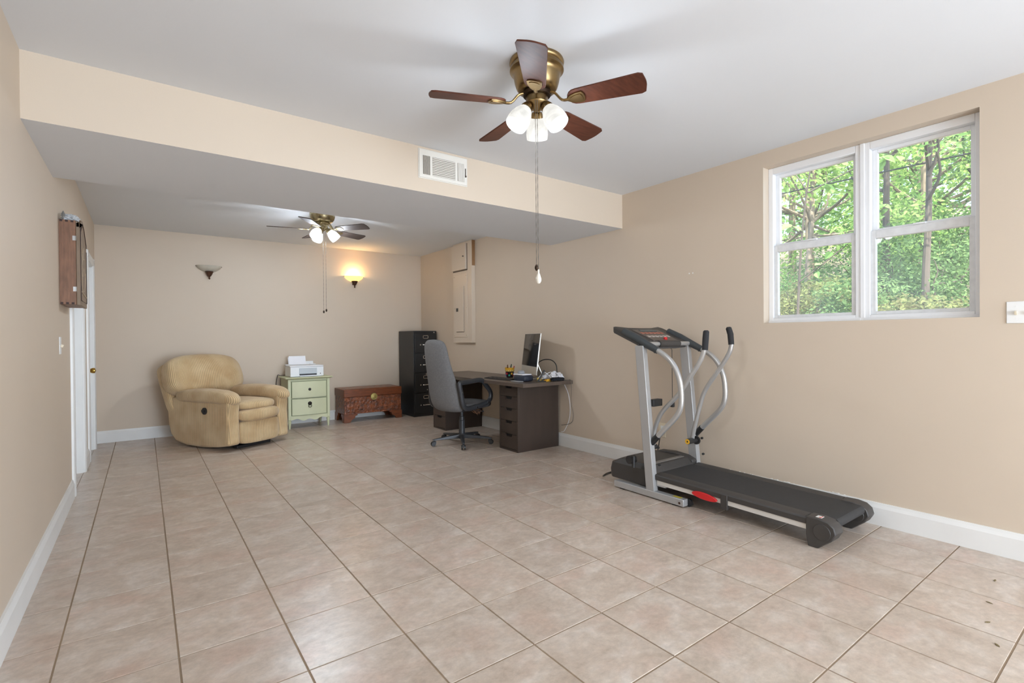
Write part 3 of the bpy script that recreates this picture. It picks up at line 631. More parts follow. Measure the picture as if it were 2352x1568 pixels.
b = B(); b.box((-0.0006, 0.108, 0.968), (0.001, wp - 0.005, 0.984)); b.box((-0.0006, 0.104, 0.968), (0.001, 0.119, hp - 0.03)); b.build('door_shadow_strip', mat('gap_shadow_tone', srgb(104, 88, 74), rough=0.8), t, smooth=False)  # dark strips painted in as the shadow line beside the upper door
b = B(); b.box((-0.0086, 0.184, 0.142), (-0.0078, 0.190, 0.765)); b.box((-0.0086, 0.184, 0.142), (-0.0078, wp - 0.10, 0.149)); b.build('door_shadow_strip', mat('gap_shadow_tone', None), pc, smooth=False)  # thin dark strips drawn for shade along the breaker door edges
b = B(); b.lathe([(0, 0.017), (0.008, 0.015), (0.006, 0.006), (0.010, 0)], 14, M=Matrix.Translation((-0.023, 0.17, 1.16)) @ Matrix.Rotation(-PI / 2, 4, 'Y')); b.build('knob', mat('dark_latch', None), ud)
b = B(); b.box((0.006, -0.003, 1.02), (dp - 0.006, 0.0005, hp - 0.004)); b.build('bare_wood_patch', mat('bare_wood', srgb(150, 112, 74), rough=0.7, var=0.1, vscale=20, stretch=(8, 8, 1)), t)

# ------------------------------------------------------------------ wall cabinet (dartboard cabinet)
CABW = mat('stained_cabinet_wood', srgb(128, 90, 66), rough=0.5, var=0.22, vscale=6, stretch=(12, 12, 1.6), bump=0.1, bscale=30)
CABF = mat('carved_taupe_wood', srgb(132, 112, 92), rough=0.55, var=0.12, vscale=7, stretch=(10, 10, 1.5), bump=0.1)
DOVE = mat('dark_dovetail_wood', srgb(54, 32, 24), rough=0.6)
HINGE = mat('zinc_hinge', srgb(170, 168, 165), rough=0.35, metal=1.0)
t = thing('dart_cabinet', 'wooden box cabinet with arched carved door hung on the left wall', 'wall cabinet', (0, 4.295, 1.378))
cw, chh, cd = 0.46, 0.545, 0.082
b = B(); b.box((0.0005, 0, 0), (cd, 0.014, chh)); b.box((0.0005, cw - 0.014, 0), (cd, cw, chh)); b.box((0.0005, 0.014, 0), (cd, cw - 0.014, 0.014)); b.box((0.0005, 0.014, chh - 0.014), (cd, cw - 0.014, chh)); b.box((0.0005, 0.014, 0.014), (0.008, cw - 0.014, chh - 0.014)); cb = b.build('case', CABW, t, bevel=0.001)
for zz in (0.0, chh - 0.014):
    for k in range(3):
        b = B(); b.box((0.004 + k * 0.027, -0.0008, zz + 0.0005), (0.018 + k * 0.027, 0.004, zz + 0.0135)); b.build('dovetail', DOVE, cb, smooth=False)
n_ = 16; arch = [(0, -0.004), (cw, -0.004), (cw, chh - 0.10)]
for k in range(n_ + 1):
    u = 1 - k / n_; y_ = cw * u; arch.append((y_, chh - 0.075 + 0.110 * max(0, math.sin(PI * (0.5 + (0.42 - u) * 0.86))) ** 1.4))
arch.append((0, chh - 0.01))
b = B(); b.prism(arch, 'x', cd + 0.001, cd + 0.020); dr = b.build('door', CABF, t, bevel=0.003)
def line_strip(pts, r=0.004, m=None, nm='carving'):
    bb = B(); bb.tube([(cd + 0.0205, y, z_) for y, z_ in pts], r, 6); return bb.build(nm, m, dr)
CARVE = mat('pale_carved_line', srgb(176, 156, 132), rough=0.6)
inner = [(y * 0.86 + cw * 0.07, z_ * 0.90 + 0.025) for y, z_ in arch[2:]]
line_strip(smoothpath([(0.07, 0.47), (0.06, 0.43), (0.10, 0.40), (0.16, 0.36), (0.22, 0.40), (0.20, 0.32), (0.27, 0.33)], 4), 0.003, CARVE)
line_strip(smoothpath([(0.08, 0.36), (0.13, 0.31), (0.08, 0.24), (0.15, 0.20), (0.22, 0.26), (0.30, 0.22)], 4), 0.003, CARVE)
line_strip(smoothpath([(0.09, 0.22), (0.13, 0.12), (0.22, 0.10), (0.32, 0.14), (0.36, 0.24)], 4), 0.003, CARVE)
line_strip([(0.07, 0.09), (0.39, 0.07)], 0.006, CARVE)
line_strip(inner + [(0.03, 0.03), (0.43, 0.03), (0.43, 0.40)], 0.004, DOVE, 'border_groove')
for zz in (0.10, 0.43):
    b = B(); b.box((cd - 0.016, -0.0020, zz - 0.015), (cd + 0.001, -0.0003, zz + 0.015)); b.cyl((cd, -0.003, zz - 0.015), (cd, -0.003, zz + 0.015), 0.0025, seg=8); b.build('hinge', HINGE, t)
b = B(); 
def crumple(x, y, z_):
    s_ = 1 + 0.22 * math.sin(9 * x + 3 * y) * math.cos(7 * z_ - 5 * y) + 0.12 * math.sin(17 * y + 11 * z_); return x * s_, y * s_, max(-1, z_ * s_)
b.pillow((0.055, 4.335, 1.944), (0.085, 0.07, 0.040), 2.5, 8, crumple)
tag(b.build('plastic_bag', mat('crumpled_clear_plastic', srgb(196, 198, 200), rough=0.18, spec=0.8), smooth=False), 'crumpled shiny plastic bag on top of the wall cabinet', 'plastic bag')
b = B()
for a in range(4): b.M = Matrix.Translation((0.022, 4.304, 1.925)) @ Matrix.Rotation(a * PI / 2, 4, 'Z'); b.prism([(0.001, 0.012), (0.010, 0.020), (0.010, 0.034), (0.001, 0.056)], 'y', -0.0006, 0.0006)
b.M = Matrix.Identity(4); b.cyl((0.022, 4.304, 1.9235), (0.022, 4.304, 1.955), 0.0022, seg=8)
tag(b.build('dart', mat('grey_dart_flight', srgb(120, 116, 110), rough=0.5), smooth=False), 'grey flighted dart standing on the wall cabinet beside the plastic bag', 'dart')

# ------------------------------------------------------------------ recliner
def corduroy(nm, ky):
    m = bpy.data.materials.new(nm); m.use_nodes = True; n = m.node_tree.nodes; l = m.node_tree.links; b = n['Principled BSDF']
    tc = n.new('ShaderNodeTexCoord'); sp = n.new('ShaderNodeSeparateXYZ'); l.new(tc.outputs['Object' if ky else 'UV'], sp.inputs[0])
    ad = n.new('ShaderNodeMath'); ad.operation = 'MULTIPLY_ADD'; l.new(sp.outputs[1], ad.inputs[0]); ad.inputs[1].default_value = ky; l.new(sp.outputs[0], ad.inputs[2])
    fr = n.new('ShaderNodeMath'); fr.operation = 'MULTIPLY'; l.new(ad.outputs[0], fr.inputs[0]); fr.inputs[1].default_value = 2 * PI / 0.0140
    sn = n.new('ShaderNodeMath'); sn.operation = 'SINE'; l.new(fr.outputs[0], sn.inputs[0])
    mr = n.new('ShaderNodeMapRange'); mr.inputs['From Min'].default_value = -1; mr.inputs['From Max'].default_value = 1; l.new(sn.outputs[0], mr.inputs[0])
    no = n.new('ShaderNodeTexNoise'); no.inputs['Scale'].default_value = 5; no.inputs['Detail'].default_value = 5; l.new(tc.outputs['Object'], no.inputs['Vector'])
    rp = n.new('ShaderNodeValToRGB'); rp.color_ramp.elements[0].position = 0.3; rp.color_ramp.elements[0].color = srgb(196, 162, 118); rp.color_ramp.elements[1].position = 0.7; rp.color_ramp.elements[1].color = srgb(222, 195, 152)
    l.new(no.outputs['Fac'], rp.inputs[0])
    vm = n.new('ShaderNodeMapRange'); vm.inputs['To Min'].default_value = 0.68; vm.inputs['To Max'].default_value = 1.10; l.new(mr.outputs[0], vm.inputs[0])
    hs = n.new('ShaderNodeHueSaturation'); l.new(vm.outputs[0], hs.inputs['Value']); l.new(rp.outputs[0], hs.inputs['Color']); l.new(hs.outputs[0], b.inputs['Base Color'])
    b.inputs['Roughness'].default_value = 0.9; b.inputs['Sheen Weight'].default_value = 0.25; b.inputs['Specular IOR Level'].default_value = 0.2
    bu = n.new('ShaderNodeBump'); bu.inputs['Strength'].default_value = 0.5; bu.inputs['Distance'].default_value = 0.003; l.new(mr.outputs[0], bu.inputs['Height']); l.new(bu.outputs[0], b.inputs['Normal'])
    return m
CORD = corduroy('tan_corduroy', 1.0); CORDX = corduroy('tan_corduroy_cushion', 0.0); BLK = mat('black_plastic', None)
t = thing('recliner', 'tan corduroy rocker recliner in the far left corner', 'recliner', (1.108, 5.744, 0), R(27.3))
side = [(0.0, 0.065), (0.012, 0.35), (0.0, 0.53), (0.10, 0.56), (0.5, 0.565), (0.95, 0.52), (1.035, 0.46), (1.045, 0.36), (1.030, 0.22), (0.985, 0.11), (0.90, 0.045), (0.72, 0.016), (0.45, 0.014), (0.20, 0.034)]
for xa, xb in ((0.0, 0.135), (0.590, 0.725)):
    b = B(); b.prism(side, 'x', xa, xb); b.build('arm_panel', CORD, t, bevel=0.028, bseg=4)
def padfn(x, y, z_): return (x * (1 + 0.06 * math.cos(y * 2)), y, z_ + 0.25 * (1 - (y * 1.05 + 0.15) ** 2) - 0.28 * max(0, -y - 0.55) * 1.6 + 0.04 * math.sin(y * 9 + x * 3))
for xc in (0.065, 0.660):
    b = B(); b.pillow((xc, 0.435, 0.535), (0.190, 1.00, 0.150), 3.0, 10, padfn); b.build('arm_pad', CORDX, t, subsurf=1)
b = B(); b.box((0.13, 0.10, 0.06), (0.595, 1.00, 0.40)); b.build('seat_box', CORD, t, bevel=0.02)
b = B(); b.pillow((0.3625, 0.055, 0.175), (0.470, 0.14, 0.250), 7, 8, lambda x, y, z_: (x, y - 0.18 * (1 - x * x) * (1 - z_ * z_), z_ + 0.05 * x * x * max(0, -z_))); b.build('footrest', CORDX, t, subsurf=1)
b = B(); b.pillow((0.3625, 0.050, 0.352), (0.470, 0.20, 0.130), 3.6, 8, lambda x, y, z_: (x, y - 0.16 * (1 - x * x), z_ + 0.06 * math.sin(3 * x))); b.build('front_cushion', CORDX, t, subsurf=1)
b = B(); b.pillow((0.3625, 0.28, 0.448), (0.480, 0.62, 0.110), 3.4, 9, lambda x, y, z_: (x, y, z_ + 0.12 * (1 - x * x) * (z_ > 0) - 0.10 * max(0, -y - 0.6))); b.build('seat_cushion', CORDX, t, subsurf=1)
def back_at(o_):   # lean the back about its foot
    o_.location = (0.350, 0.86, 0.40); o_.rotation_euler = (R(-21), 0, R(-2))
b = B(); b.pillow((0, -0.035, 0.352), (0.84, 0.235, 0.45), 4.2, 12, lambda x, y, z_: (x * (1 - 0.04 * z_), y * (1 + 0.25 * (1 - z_ * z_)) - 0.15 * (1 - x * x) * (z_ < 0.2) + 0.25 * max(0, z_ - 0.4) , z_ + 0.05 * x * x * (-1 if z_ > 0 else 0.8) + 0.05 * math.sin(5 * x + 1) * (z_ < -0.5) + 0.08 * (1 - x * x) * max(0, z_))); bc = b.build('back_cushion', CORDX, t, subsurf=1); back_at(bc)
b = B(); b.pillow((0.01, -0.015, 0.115), (0.50, 0.17, 0.17), 3.6, 7); lc = b.build('lumbar_cushion', CORDX, t, subsurf=1); back_at(lc)
b = B(); b.pillow((0, 0.105, 0.255), (0.80, 0.15, 0.62), 7, 9, lambda x, y, z_: (x * (0.96 + 0.04 * z_), y + 0.2 * max(0, z_ - 0.3), z_ - 0.04 * x * x * (z_ > 0))); bs = b.build('back_shell', CORDX, t, subsurf=1); back_at(bs)
b = B(); b.M = Matrix.Translation((0.0, 0.375, 0.402)) @ Matrix.Rotation(-PI / 2, 4, 'Y'); b.lathe([(0, 0.010), (0.012, 0.010), (0.018, 0.008), (0.036, 0.012), (0.036, 0.0), (0, 0)], 24); b.box((-0.012, 0.0, 0.008), (0.012, 0.034, 0.018)); b.build('release_lever', BLK, t)
b = B(); b.box((0.16, 0.14, 0.018), (0.20, 0.92, 0.062)); b.box((0.52, 0.14, 0.018), (0.56, 0.92, 0.062)); b.box((0.16, 0.10, 0.0), (0.56, 0.15, 0.030)); b.box((0.16, 0.85, 0.0), (0.56, 0.90, 0.030)); b.box((0.30, 0.16, 0.0), (0.42, 0.85, 0.05)); b.build('rocker_base', BLK, t, bevel=0.004)

# ------------------------------------------------------------------ nightstand
SAGE = mat('sage_green_paint', srgb(206, 207, 170), rough=0.45, var=0.05, vscale=4)
SAGED = mat('dark_green_joint', srgb(110, 118, 84), rough=0.7)
IRON = mat('dark_iron_pull', srgb(52, 48, 44), rough=0.4, metal=0.7)
t = thing('nightstand', 'sage green two drawer nightstand between recliner and chest', 'nightstand', (1.890, 6.75, 0))
w, d, hh = 0.515, 0.40, 0.632
b = B(); b.box((0, 0.012, 0.135), (w, d, hh)); b.build('carcass', SAGE, t, bevel=0.003)
b = B(); b.rings([[(-0.012 - e, -0.012 - e, z_), (w + 0.012 + e, -0.012 - e, z_), (w + 0.012 + e, d + 0.004, z_), (-0.012 - e, d + 0.004, z_)] for e, z_ in ((0.0, hh), (0.006, hh + 0.004), (0.022, hh + 0.012), (0.024, hh + 0.020), (0.020, hh + 0.024))]); b.build('top', SAGE, t)
for xx in (0.0, w - 0.034):
    b = B(); b.box((xx, -0.004, 0.115), (xx + 0.034, 0.0125, hh)); b.build('stile', SAGE, t, bevel=0.003)
for xx in (0.018, w - 0.018):
    for yy in (0.016, d - 0.02):
        b = B(); b.lathe([(0, 0), (0.010, 0), (0.012, 0.012), (0.015, 0.05), (0.021, 0.085), (0.023, 0.105), (0.016, 0.112), (0.022, 0.120), (0.022, 0.136), (0, 0.136)], 16, M=Matrix.Translation((xx, yy, 0))); b.build('leg', SAGE, t)
for za, zb, kind in ((0.395, 0.600, 'knob'), (0.175, 0.378, 'ring')):
    b = B(); b.box((0.040, -0.001, za - 0.004), (w - 0.040, 0.013, zb + 0.004)); b.build('drawer_gap', SAGED, t, smooth=False)
    b = B(); npt = 12
    fr_ = [(0.046 + (w - 0.092) * k / npt, -0.006 - 0.016 * (1 - (2 * k / npt - 1) ** 2)) for k in range(npt + 1)]
    b.prism(fr_ + [(w - 0.046, 0.012), (0.046, 0.012)], 'z', za, zb); dw = b.build('drawer', SAGE, t)
    zc = (za + zb) / 2 + (0.0 if kind == 'knob' else 0.04)
    Mk = Matrix.Translation((w / 2, -0.0215, zc)) @ Matrix.Rotation(PI / 2, 4, 'X')
    if kind == 'knob':
        b = B(); b.lathe([(0, 0.020), (0.010, 0.019), (0.014, 0.014), (0.008, 0.008), (0.007, 0.003), (0.018, 0.002), (0.018, 0)], 20, M=Mk); b.build('knob', IRON, dw)
    else:
        b = B(); b.lathe([(0, 0.014), (0.010, 0.013), (0.020, 0.006), (0.025, 0.002), (0.025, 0)], 20, M=Mk); b.build('backplate', IRON, dw)
        b = B(); b.tube([(w / 2 + 0.019 * math.cos(a), -0.034, zc - 0.030 + 0.019 * math.sin(a)) for a in [2 * PI * k / 20 for k in range(20)]], 0.0035, 8, closed=True); b.build('ring_pull', IRON, dw)
b = B(); ap = [(0.034, 0.165)] + [(0.034 + (w - 0.068) * k / 32, 0.118 + 0.022 * abs(1 - 2 * k / 32) ** 2 - 0.012 * math.cos(2 * PI * 3 * k / 32) - 0.012) for k in range(33)] + [(w - 0.034, 0.165)]
b.prism(ap, 'y', -0.002, 0.013); b.build('scalloped_apron', SAGE, t)

# ------------------------------------------------------------------ printer and paper
PW = mat('white_printer_plastic', srgb(232, 233, 234), rough=0.35); PG = mat('pale_grey_printer_panel', srgb(190, 196, 200), rough=0.4); PD = mat('printer_slot_dark', srgb(40, 42, 46), rough=0.5)
t = thing('printer', 'white inkjet printer on the sage green nightstand', 'printer', (1.930, 6.79, 0.657))
b = B(); b.box((0.0, 0.0, 0.006), (0.410, 0.30, 0.128)); b.box((0.02, 0.02, 0.0), (0.39, 0.28, 0.007)); b.build('body', PW, t, bevel=0.012, bseg=3)
b = B(); b.box((-0.004, 0.004, 0.129), (0.412, 0.27, 0.146)); b.build('scanner_lid', PW, t, bevel=0.006)
b = B(); b.box((0.105, -0.003, 0.040), (0.325, 0.004, 0.112)); b.build('front_panel', PG, t, bevel=0.002)
b = B(); b.box((0.108, -0.004, 0.020), (0.322, 0.01, 0.039)); b.build('paper_slot', PD, t)
b = B(); b.box((0.108, -0.035, 0.004), (0.322, 0.01, 0.011)); b.build('output_tray', PW, t, bevel=0.002)
b = B(); b.cyl((0.368, -0.002, 0.036), (0.368, 0.004, 0.036), 0.006, seg=14); b.build('power_button', PD, t)
b = B(); b.M = Matrix.Translation((0.205, 0.275, 0.140)) @ Matrix.Rotation(R(-20), 4, 'X'); b.box((-0.150, 0, 0), (0.150, 0.006, 0.055)); b.build('paper_tray', PW, t, bevel=0.002)
b = B(); b.box((-0.012, 0.22, 0.147), (0.06, 0.30, 0.155)); b.box((0.30, 0.22, 0.147), (0.37, 0.30, 0.155)); b.build('tray_flap', PW, t, bevel=0.002)
b = B(); b.M = Matrix.Translation((1.930 + 0.150, 6.79 + 0.262, 0.657 + 0.150)) @ Matrix.Rotation(R(-18), 4, 'X')
nu = 8; b.rings([[(-0.105, 0.0, 0.118 * k / nu), (0.105, 0, 0.118 * k / nu), (0.105, 0.004, 0.118 * k / nu), (-0.105, 0.004, 0.118 * k / nu)] for k in range(nu + 1)])
b.box((-0.115, 0.005, 0.0), (0.095, 0.0065, 0.103))
tag(b.build('paper_stack', mat('white_paper', srgb(240, 239, 242), rough=0.8), smooth=False), 'white sheets of paper standing in the printer feed', 'paper')
b = B(); b.tube(smoothpath([(1.938, 7.085, 0.672), (1.88, 7.125, 0.664), (1.848, 7.165, 0.648), (1.82, 7.178, 0.35), (1.82, 7.172, 0.15), (1.80, 7.13, 0.006)], 6), 0.004, 6)
tag(b.build('power_cord', BLK), 'black printer cord hanging behind the nightstand', 'cord')

# ------------------------------------------------------------------ carved chest
def chest_mat():
    m = mat('carved_camphor_wood', srgb(74, 38, 22), col2=srgb(152, 80, 36), rough=0.33, spec=0.6, coat=0.2, vscale=9, stretch=(1.6, 2, 3))
    n = m.node_tree.nodes; l = m.node_tree.links; b = n['Principled BSDF']
    tc = n.new('ShaderNodeTexCoord'); vo = n.new('ShaderNodeTexVoronoi'); vo.inputs['Scale'].default_value = 22; l.new(tc.outputs['Object'], vo.inputs['Vector'])
    no = n.new('ShaderNodeTexNoise'); no.inputs['Scale'].default_value = 26; no.inputs['Distortion'].default_value = 2.5; l.new(tc.outputs['Object'], no.inputs['Vector'])
    ad = n.new('ShaderNodeMath'); ad.operation = 'ADD'; l.new(vo.outputs['Distance'], ad.inputs[0]); l.new(no.outputs['Fac'], ad.inputs[1])
    bu = n.new('ShaderNodeBump'); bu.inputs['Strength'].default_value = 0.9; bu.inputs['Distance'].default_value = 0.010; l.new(ad.outputs[0], bu.inputs['Height']); l.new(bu.outputs[0], b.inputs['Normal'])
    return m
CHW = chest_mat(); CHP = mat('plain_chest_wood', srgb(118, 62, 30), rough=0.35, var=0.32, vscale=5, stretch=(2, 14, 14), spec=0.6)
t = thing('carved_chest', 'reddish brown carved wooden chest against the far wall', 'chest', (2.600, 6.775, 0))
w, d, hh = 0.832, 0.405, 0.452
b = B(); b.box((0.008, 0.008, 0.112), (w - 0.008, d, 0.345)); b.build('chest_body', CHW, t, bevel=0.003)
b = B(); b.box((0.0, 0.0, 0.347), (w, d + 0.004, hh)); b.build('lid', CHP, t, bevel=0.006)
b = B(); b.box((0.03, -0.003, 0.145), (w - 0.03, 0.009, 0.335)); cp_ = b.build('carved_panel', CHW, t, bevel=0.003)
b = B(); b.box((0.03, 0.03, hh - 0.001), (w - 0.03, d - 0.03, hh + 0.003)); b.build('lid_panel', CHW, t, bevel=0.002)
# relief of rounded bosses, leaf curls and scrolls on the front panel
g = random.Random(5)
for k in range(26):
    cx_, cz_ = 0.07 + (k % 13) * 0.058 + g.uniform(-.01, .01), 0.185 + (k // 13) * 0.095 + g.uniform(-.02, .02); r_ = g.uniform(0.014, 0.024); a0 = g.uniform(0, 6.28)
    bb = B(); bb.tube([(cx_ + r_ * (1 - 0.13 * q) * math.cos(a0 + q * 0.75), -0.004, cz_ + r_ * (1 - 0.13 * q) * math.sin(a0 + q * 0.75)) for q in range(8)], [0.0052 - 0.0005 * q for q in range(8)], 6); bb.build('scroll', CHW, cp_)
for sx_ in (0.0, w - 0.06):
    pass
foot = [(0.0, 0.0), (0.085, 0.0), (0.105, 0.035), (0.150, 0.060), (0.155, 0.085), (0.185, 0.095), (0.185, 0.113), (0.0, 0.113)]
for mir in (0, 1):
    for ya, yb in ((0.0, 0.030), (d - 0.03, d)):
        b = B(); b.prism([((w - x) if mir else x, z_) for x, z_ in foot], 'y', ya, yb); b.build('bracket_foot', CHP, t, bevel=0.003)
    xa = (w - 0.03) if mir else 0.0
    fs = [(0.03, 0.0), (0.075, 0.0), (0.09, 0.05), (0.13, 0.09), (0.13, 0.113), (0.03, 0.113)]
    b = B(); b.prism(fs, 'x', xa, xa + 0.03); b.prism([(d - y, z_) for y, z_ in fs], 'x', xa, xa + 0.03); b.build('side_foot', CHP, t, bevel=0.002)
b = B(); b.lathe([(0, 0.010), (0.030, 0.009), (0.040, 0.006), (0.047, 0.007), (0.049, 0.0), (0, 0)], 28, M=Matrix.Translation((w / 2, -0.003, 0.336)) @ Matrix.Rotation(PI / 2, 4, 'X'))
lk = b.build('lock_plate', mat('dull_brass', srgb(176, 158, 96), rough=0.45, metal=0.8, var=0.25, vscale=40), t)
b = B(); b.box((w / 2 - 0.006, -0.019, 0.322), (w / 2 + 0.006, -0.010, 0.352)); b.build('hasp', mat('dull_brass', None), lk)

# ------------------------------------------------------------------ filing cabinet
FCB = mat('black_enamel_steel', srgb(30, 29, 29), rough=0.33, spec=0.5, var=0.1, vscale=2); CHR = mat('chrome_trim', srgb(214, 212, 208), rough=0.18, metal=1.0)
t = thing('filing_cabinet', 'tall black four drawer filing cabinet in the far right corner', 'filing cabinet', (3.575, 6.655, 0))
w, d, hh = 0.368, 0.525, 1.252
b = B(); b.box((0, 0.014, 0), (w, d, hh)); b.build('case', FCB, t, bevel=0.004)
dh = 0.285
for k in range(4):
    za = 0.055 + k * 0.293
    b = B(); b.box((0.014, -0.004, za), (w - 0.014, 0.020, za + dh)); dw = b.build('drawer', FCB, t, bevel=0.004)
    zc = za + dh * 0.80; xc = w * 0.50
    b = B()
    for q in ((-0.043, -0.035, -0.024, 0.024), (0.035, 0.043, -0.024, 0.024), (-0.043, 0.043, 0.017, 0.024), (-0.043, 0.043, -0.024, -0.017)): b.box((xc + q[0], -0.010, zc + q[2]), (xc + q[1], -0.003, zc + q[3]))
    b.build('label_holder', CHR, dw)
    zc = za + dh * 0.40
    b = B(); b.tube(smoothpath([(xc - 0.050, -0.003, zc), (xc - 0.046, -0.026, zc), (xc, -0.030, zc + 0.002), (xc + 0.052, -0.026, zc), (xc + 0.056, -0.003, zc)], 5), 0.0065, 8, flat=1.3); b.build('pull_handle', CHR, dw)
    b = B(); b.cyl((xc - 0.085, -0.003, zc), (xc - 0.085, -0.014, zc), 0.009, seg=12); b.build('thumb_latch', CHR, dw)
b = B(); b.cyl((w - 0.04, 0.015, hh - 0.022), (w - 0.04, 0.004, hh - 0.022), 0.010, seg=14); b.build('lock', CHR, t)

# ------------------------------------------------------------------ desk: two drawer units and a worktop
ESP = mat('espresso_veneer', srgb(66, 54, 47), rough=0.36, var=0.10, vscale=4, stretch=(3, 3, 0.6), spec=0.5)
ESPT = mat('espresso_worktop', srgb(92, 79, 70), rough=0.33, var=0.08, vscale=5, stretch=(3, 0.6, 3), spec=0.5)
ESPD = mat('dark_finger_slot', srgb(16, 13, 12), rough=0.7)
def drawer_unit(loc, wy, label):
    t = thing('drawer_unit', label, 'drawer unit', loc); dx_, hh = 0.535, 0.662
    b = B(); b.box((0.018, 0, 0), (dx_, wy, hh)); b.build('carcass', ESP, t, bevel=0.0015)
    b = B(); b.box((0.0, 0.0, 0.0), (0.0185, 0.016, hh)); b.box((0.0, wy - 0.016, 0.0), (0.0185, wy, hh)); b.box((0.0, 0.016, 0.0), (0.0185, wy - 0.016, 0.02)); b.build('front_frame', ESP, t)
    zs = [0.024, 0.172, 0.305, 0.432, 0.550, 0.658]
    for k in range(5):
        za, zb = zs[k], zs[k + 1] - 0.004; yc = wy / 2
        fp = [(0.018, za), (wy - 0.018, za), (wy - 0.018, zb), (yc + 0.062, zb), (yc + 0.048, zb - 0.026), (yc - 0.048, zb - 0.026), (yc - 0.062, zb), (0.018, zb)]
        b = B(); b.prism(fp, 'x', 0.001, 0.0175); dw = b.build('drawer_front', ESP, t)
        b = B(); b.box((0.0150, yc - 0.060, zb - 0.030), (0.0183, yc + 0.060, zb + 0.003)); b.build('finger_slot', ESPD, dw, smooth=False)
    return t
drawer_unit((3.395, 3.932, 0), 0.314, 'dark brown five drawer unit under the near end of the desk')
drawer_unit((3.415, 5.440, 0), 0.318, 'dark brown five drawer unit under the far end of the desk')
b = B(); b.box((3.318, 3.742, 0.663), (3.960, 5.775, 0.699)); tag(b.build('desk_top', ESPT, bevel=0.002), 'long dark brown desk worktop along the window wall', 'desk top')
# tall dark computer case standing under the far end
# ------------------------------------------------------------------ office chair
FAB = mat('grey_chair_fabric', srgb(118, 116, 115), rough=0.95, var=0.10, vscale=70, bump=0.3, bscale=220, spec=0.15)
FABD = mat('worn_grey_seat_fabric', srgb(94, 92, 91), rough=0.95, var=0.12, vscale=60, bump=0.3, bscale=200, spec=0.15)
CHB = mat('charcoal_chair_plastic', srgb(52, 52, 54), rough=0.42)
t = thing('office_chair', 'grey fabric high back swivel chair at the desk', 'office chair', (3.195, 4.675, 0), R(14)); t.scale = (0.982, 0.982, 0.982)
# back: lofted sections, x forward, y left; (z, x centre, half width, half thickness)
secs = [(0.372, -0.150, 0.13, 0.035), (0.385, -0.175, 0.185, 0.050), (0.42, -0.205, 0.215, 0.058), (0.50, -0.235, 0.222, 0.058), (0.60, -0.258, 0.220, 0.055), (0.72, -0.290, 0.206, 0.050), (0.84, -0.325, 0.186, 0.047), (0.95, -0.352, 0.172, 0.045), (1.05, -0.370, 0.164, 0.043), (1.105, -0.380, 0.146, 0.040), (1.134, -0.384, 0.112, 0.033), (1.149, -0.386, 0.065, 0.018)]
def sect(z_, xc, hw, ht, n=20):
    out = []
    for k in range(n):
        a = 2 * PI * k / n; cx_, sy_ = math.cos(a), math.sin(a); e = 0.62
        yy = math.copysign(abs(sy_) ** e, sy_) * hw; xx = math.copysign(abs(cx_) ** 0.8, cx_) * ht
        out.append((xc + xx - 0.035 * (1 - (yy / hw) ** 2) if hw > 0.1 else xc + xx - 0.02, yy, z_))
    return out
b = B(); b.rings([sect(*s_) for s_ in secs]); b.build('backrest', FAB, t, subsurf=1, sharp=80)
b = B(); b.pillow((0.050, 0, 0.425), (0.52, 0.46, 0.085), 4, 9, lambda x, y, z_: (x, y, z_ + 0.18 * (x > 0) * x * x - 0.25 * max(0, x - 0.6) + 0.12 * abs(y) ** 3)); b.build('seat', FABD, t, subsurf=1)
for s_ in (-1, 1):
    yy = s_ * (0.262 if s_ < 0 else 0.236)
    loop = [(-0.275, yy, 0.700), (-0.15, yy, 0.704), (0.00, yy, 0.712), (0.065, yy, 0.694), (0.125, yy, 0.636), (0.178, yy, 0.580), (0.190, yy, 0.53), (0.170, yy, 0.483), (0.10, yy, 0.452), (-0.08, yy, 0.425), (-0.185, yy, 0.425), (-0.235, yy, 0.470), (-0.262, yy, 0.58), (-0.285, yy, 0.68)]
    if s_ > 0: loop = [(max(x, -0.235 + 0.1 * (x + 0.235)), y, z_) for x, y, z_ in loop]
    P_ = smoothpath(loop + [loop[0]], 5)[:-1]
    b = B(); b.tube(P_, 0.0225, 10, closed=True, flat=1.15); ar = b.build('armrest', CHB, t)
    for fx, fz in ((-0.262, 0.60), (-0.05, 0.428), (0.125, 0.462)):
        b = B(); b.cyl((fx, yy + s_ * 0.018, fz), (fx, yy + s_ * 0.028, fz), 0.009, 0.007, 10); b.build('bolt', CHR, ar)
b = B(); b.box((-0.10, -0.085, 0.362), (0.10, 0.085, 0.388)); b.box((-0.20, -0.035, 0.375), (0.14, 0.035, 0.392)); b.build('tilt_mechanism', CHB, t, bevel=0.004)
b = B(); b.tube(smoothpath([(0.06, -0.07, 0.37), (0.10, -0.16, 0.362), (0.12, -0.22, 0.358)], 4), 0.006, 8); b.build('height_lever', CHB, t)
b = B(); b.lathe([(0.020, 0.362), (0.018, 0.372), (0.018, 0.30), (0.027, 0.298), (0.028, 0.26), (0.033, 0.255), (0.034, 0.07), (0, 0.07)], 20); b.build('gas_column', CHB, t)
g = random.Random(3); b = B()
for k in range(7): 
    a = g.uniform(-.05, .05); b.tube(smoothpath([(0.02 + a, -0.20 + g.uniform(0, .05), 0.386), (0.04 + a, -0.21, 0.355 + g.uniform(-.02, .02)), (0.06 + g.uniform(-.04, .04), -0.20, 0.338 + g.uniform(-.02, .02))], 4), 0.0022, 5)
o = b.build('frayed_lining', mat('frayed_brown_thread', srgb(120, 84, 60), rough=0.9), t); o['kind'] = 'stuff'
b = B(); b.lathe([(0, 0.118), (0.036, 0.116), (0.046, 0.10), (0.046, 0.065), (0.034, 0.055), (0, 0.055)], 20); hub = b.build('base_hub', CHB, t)
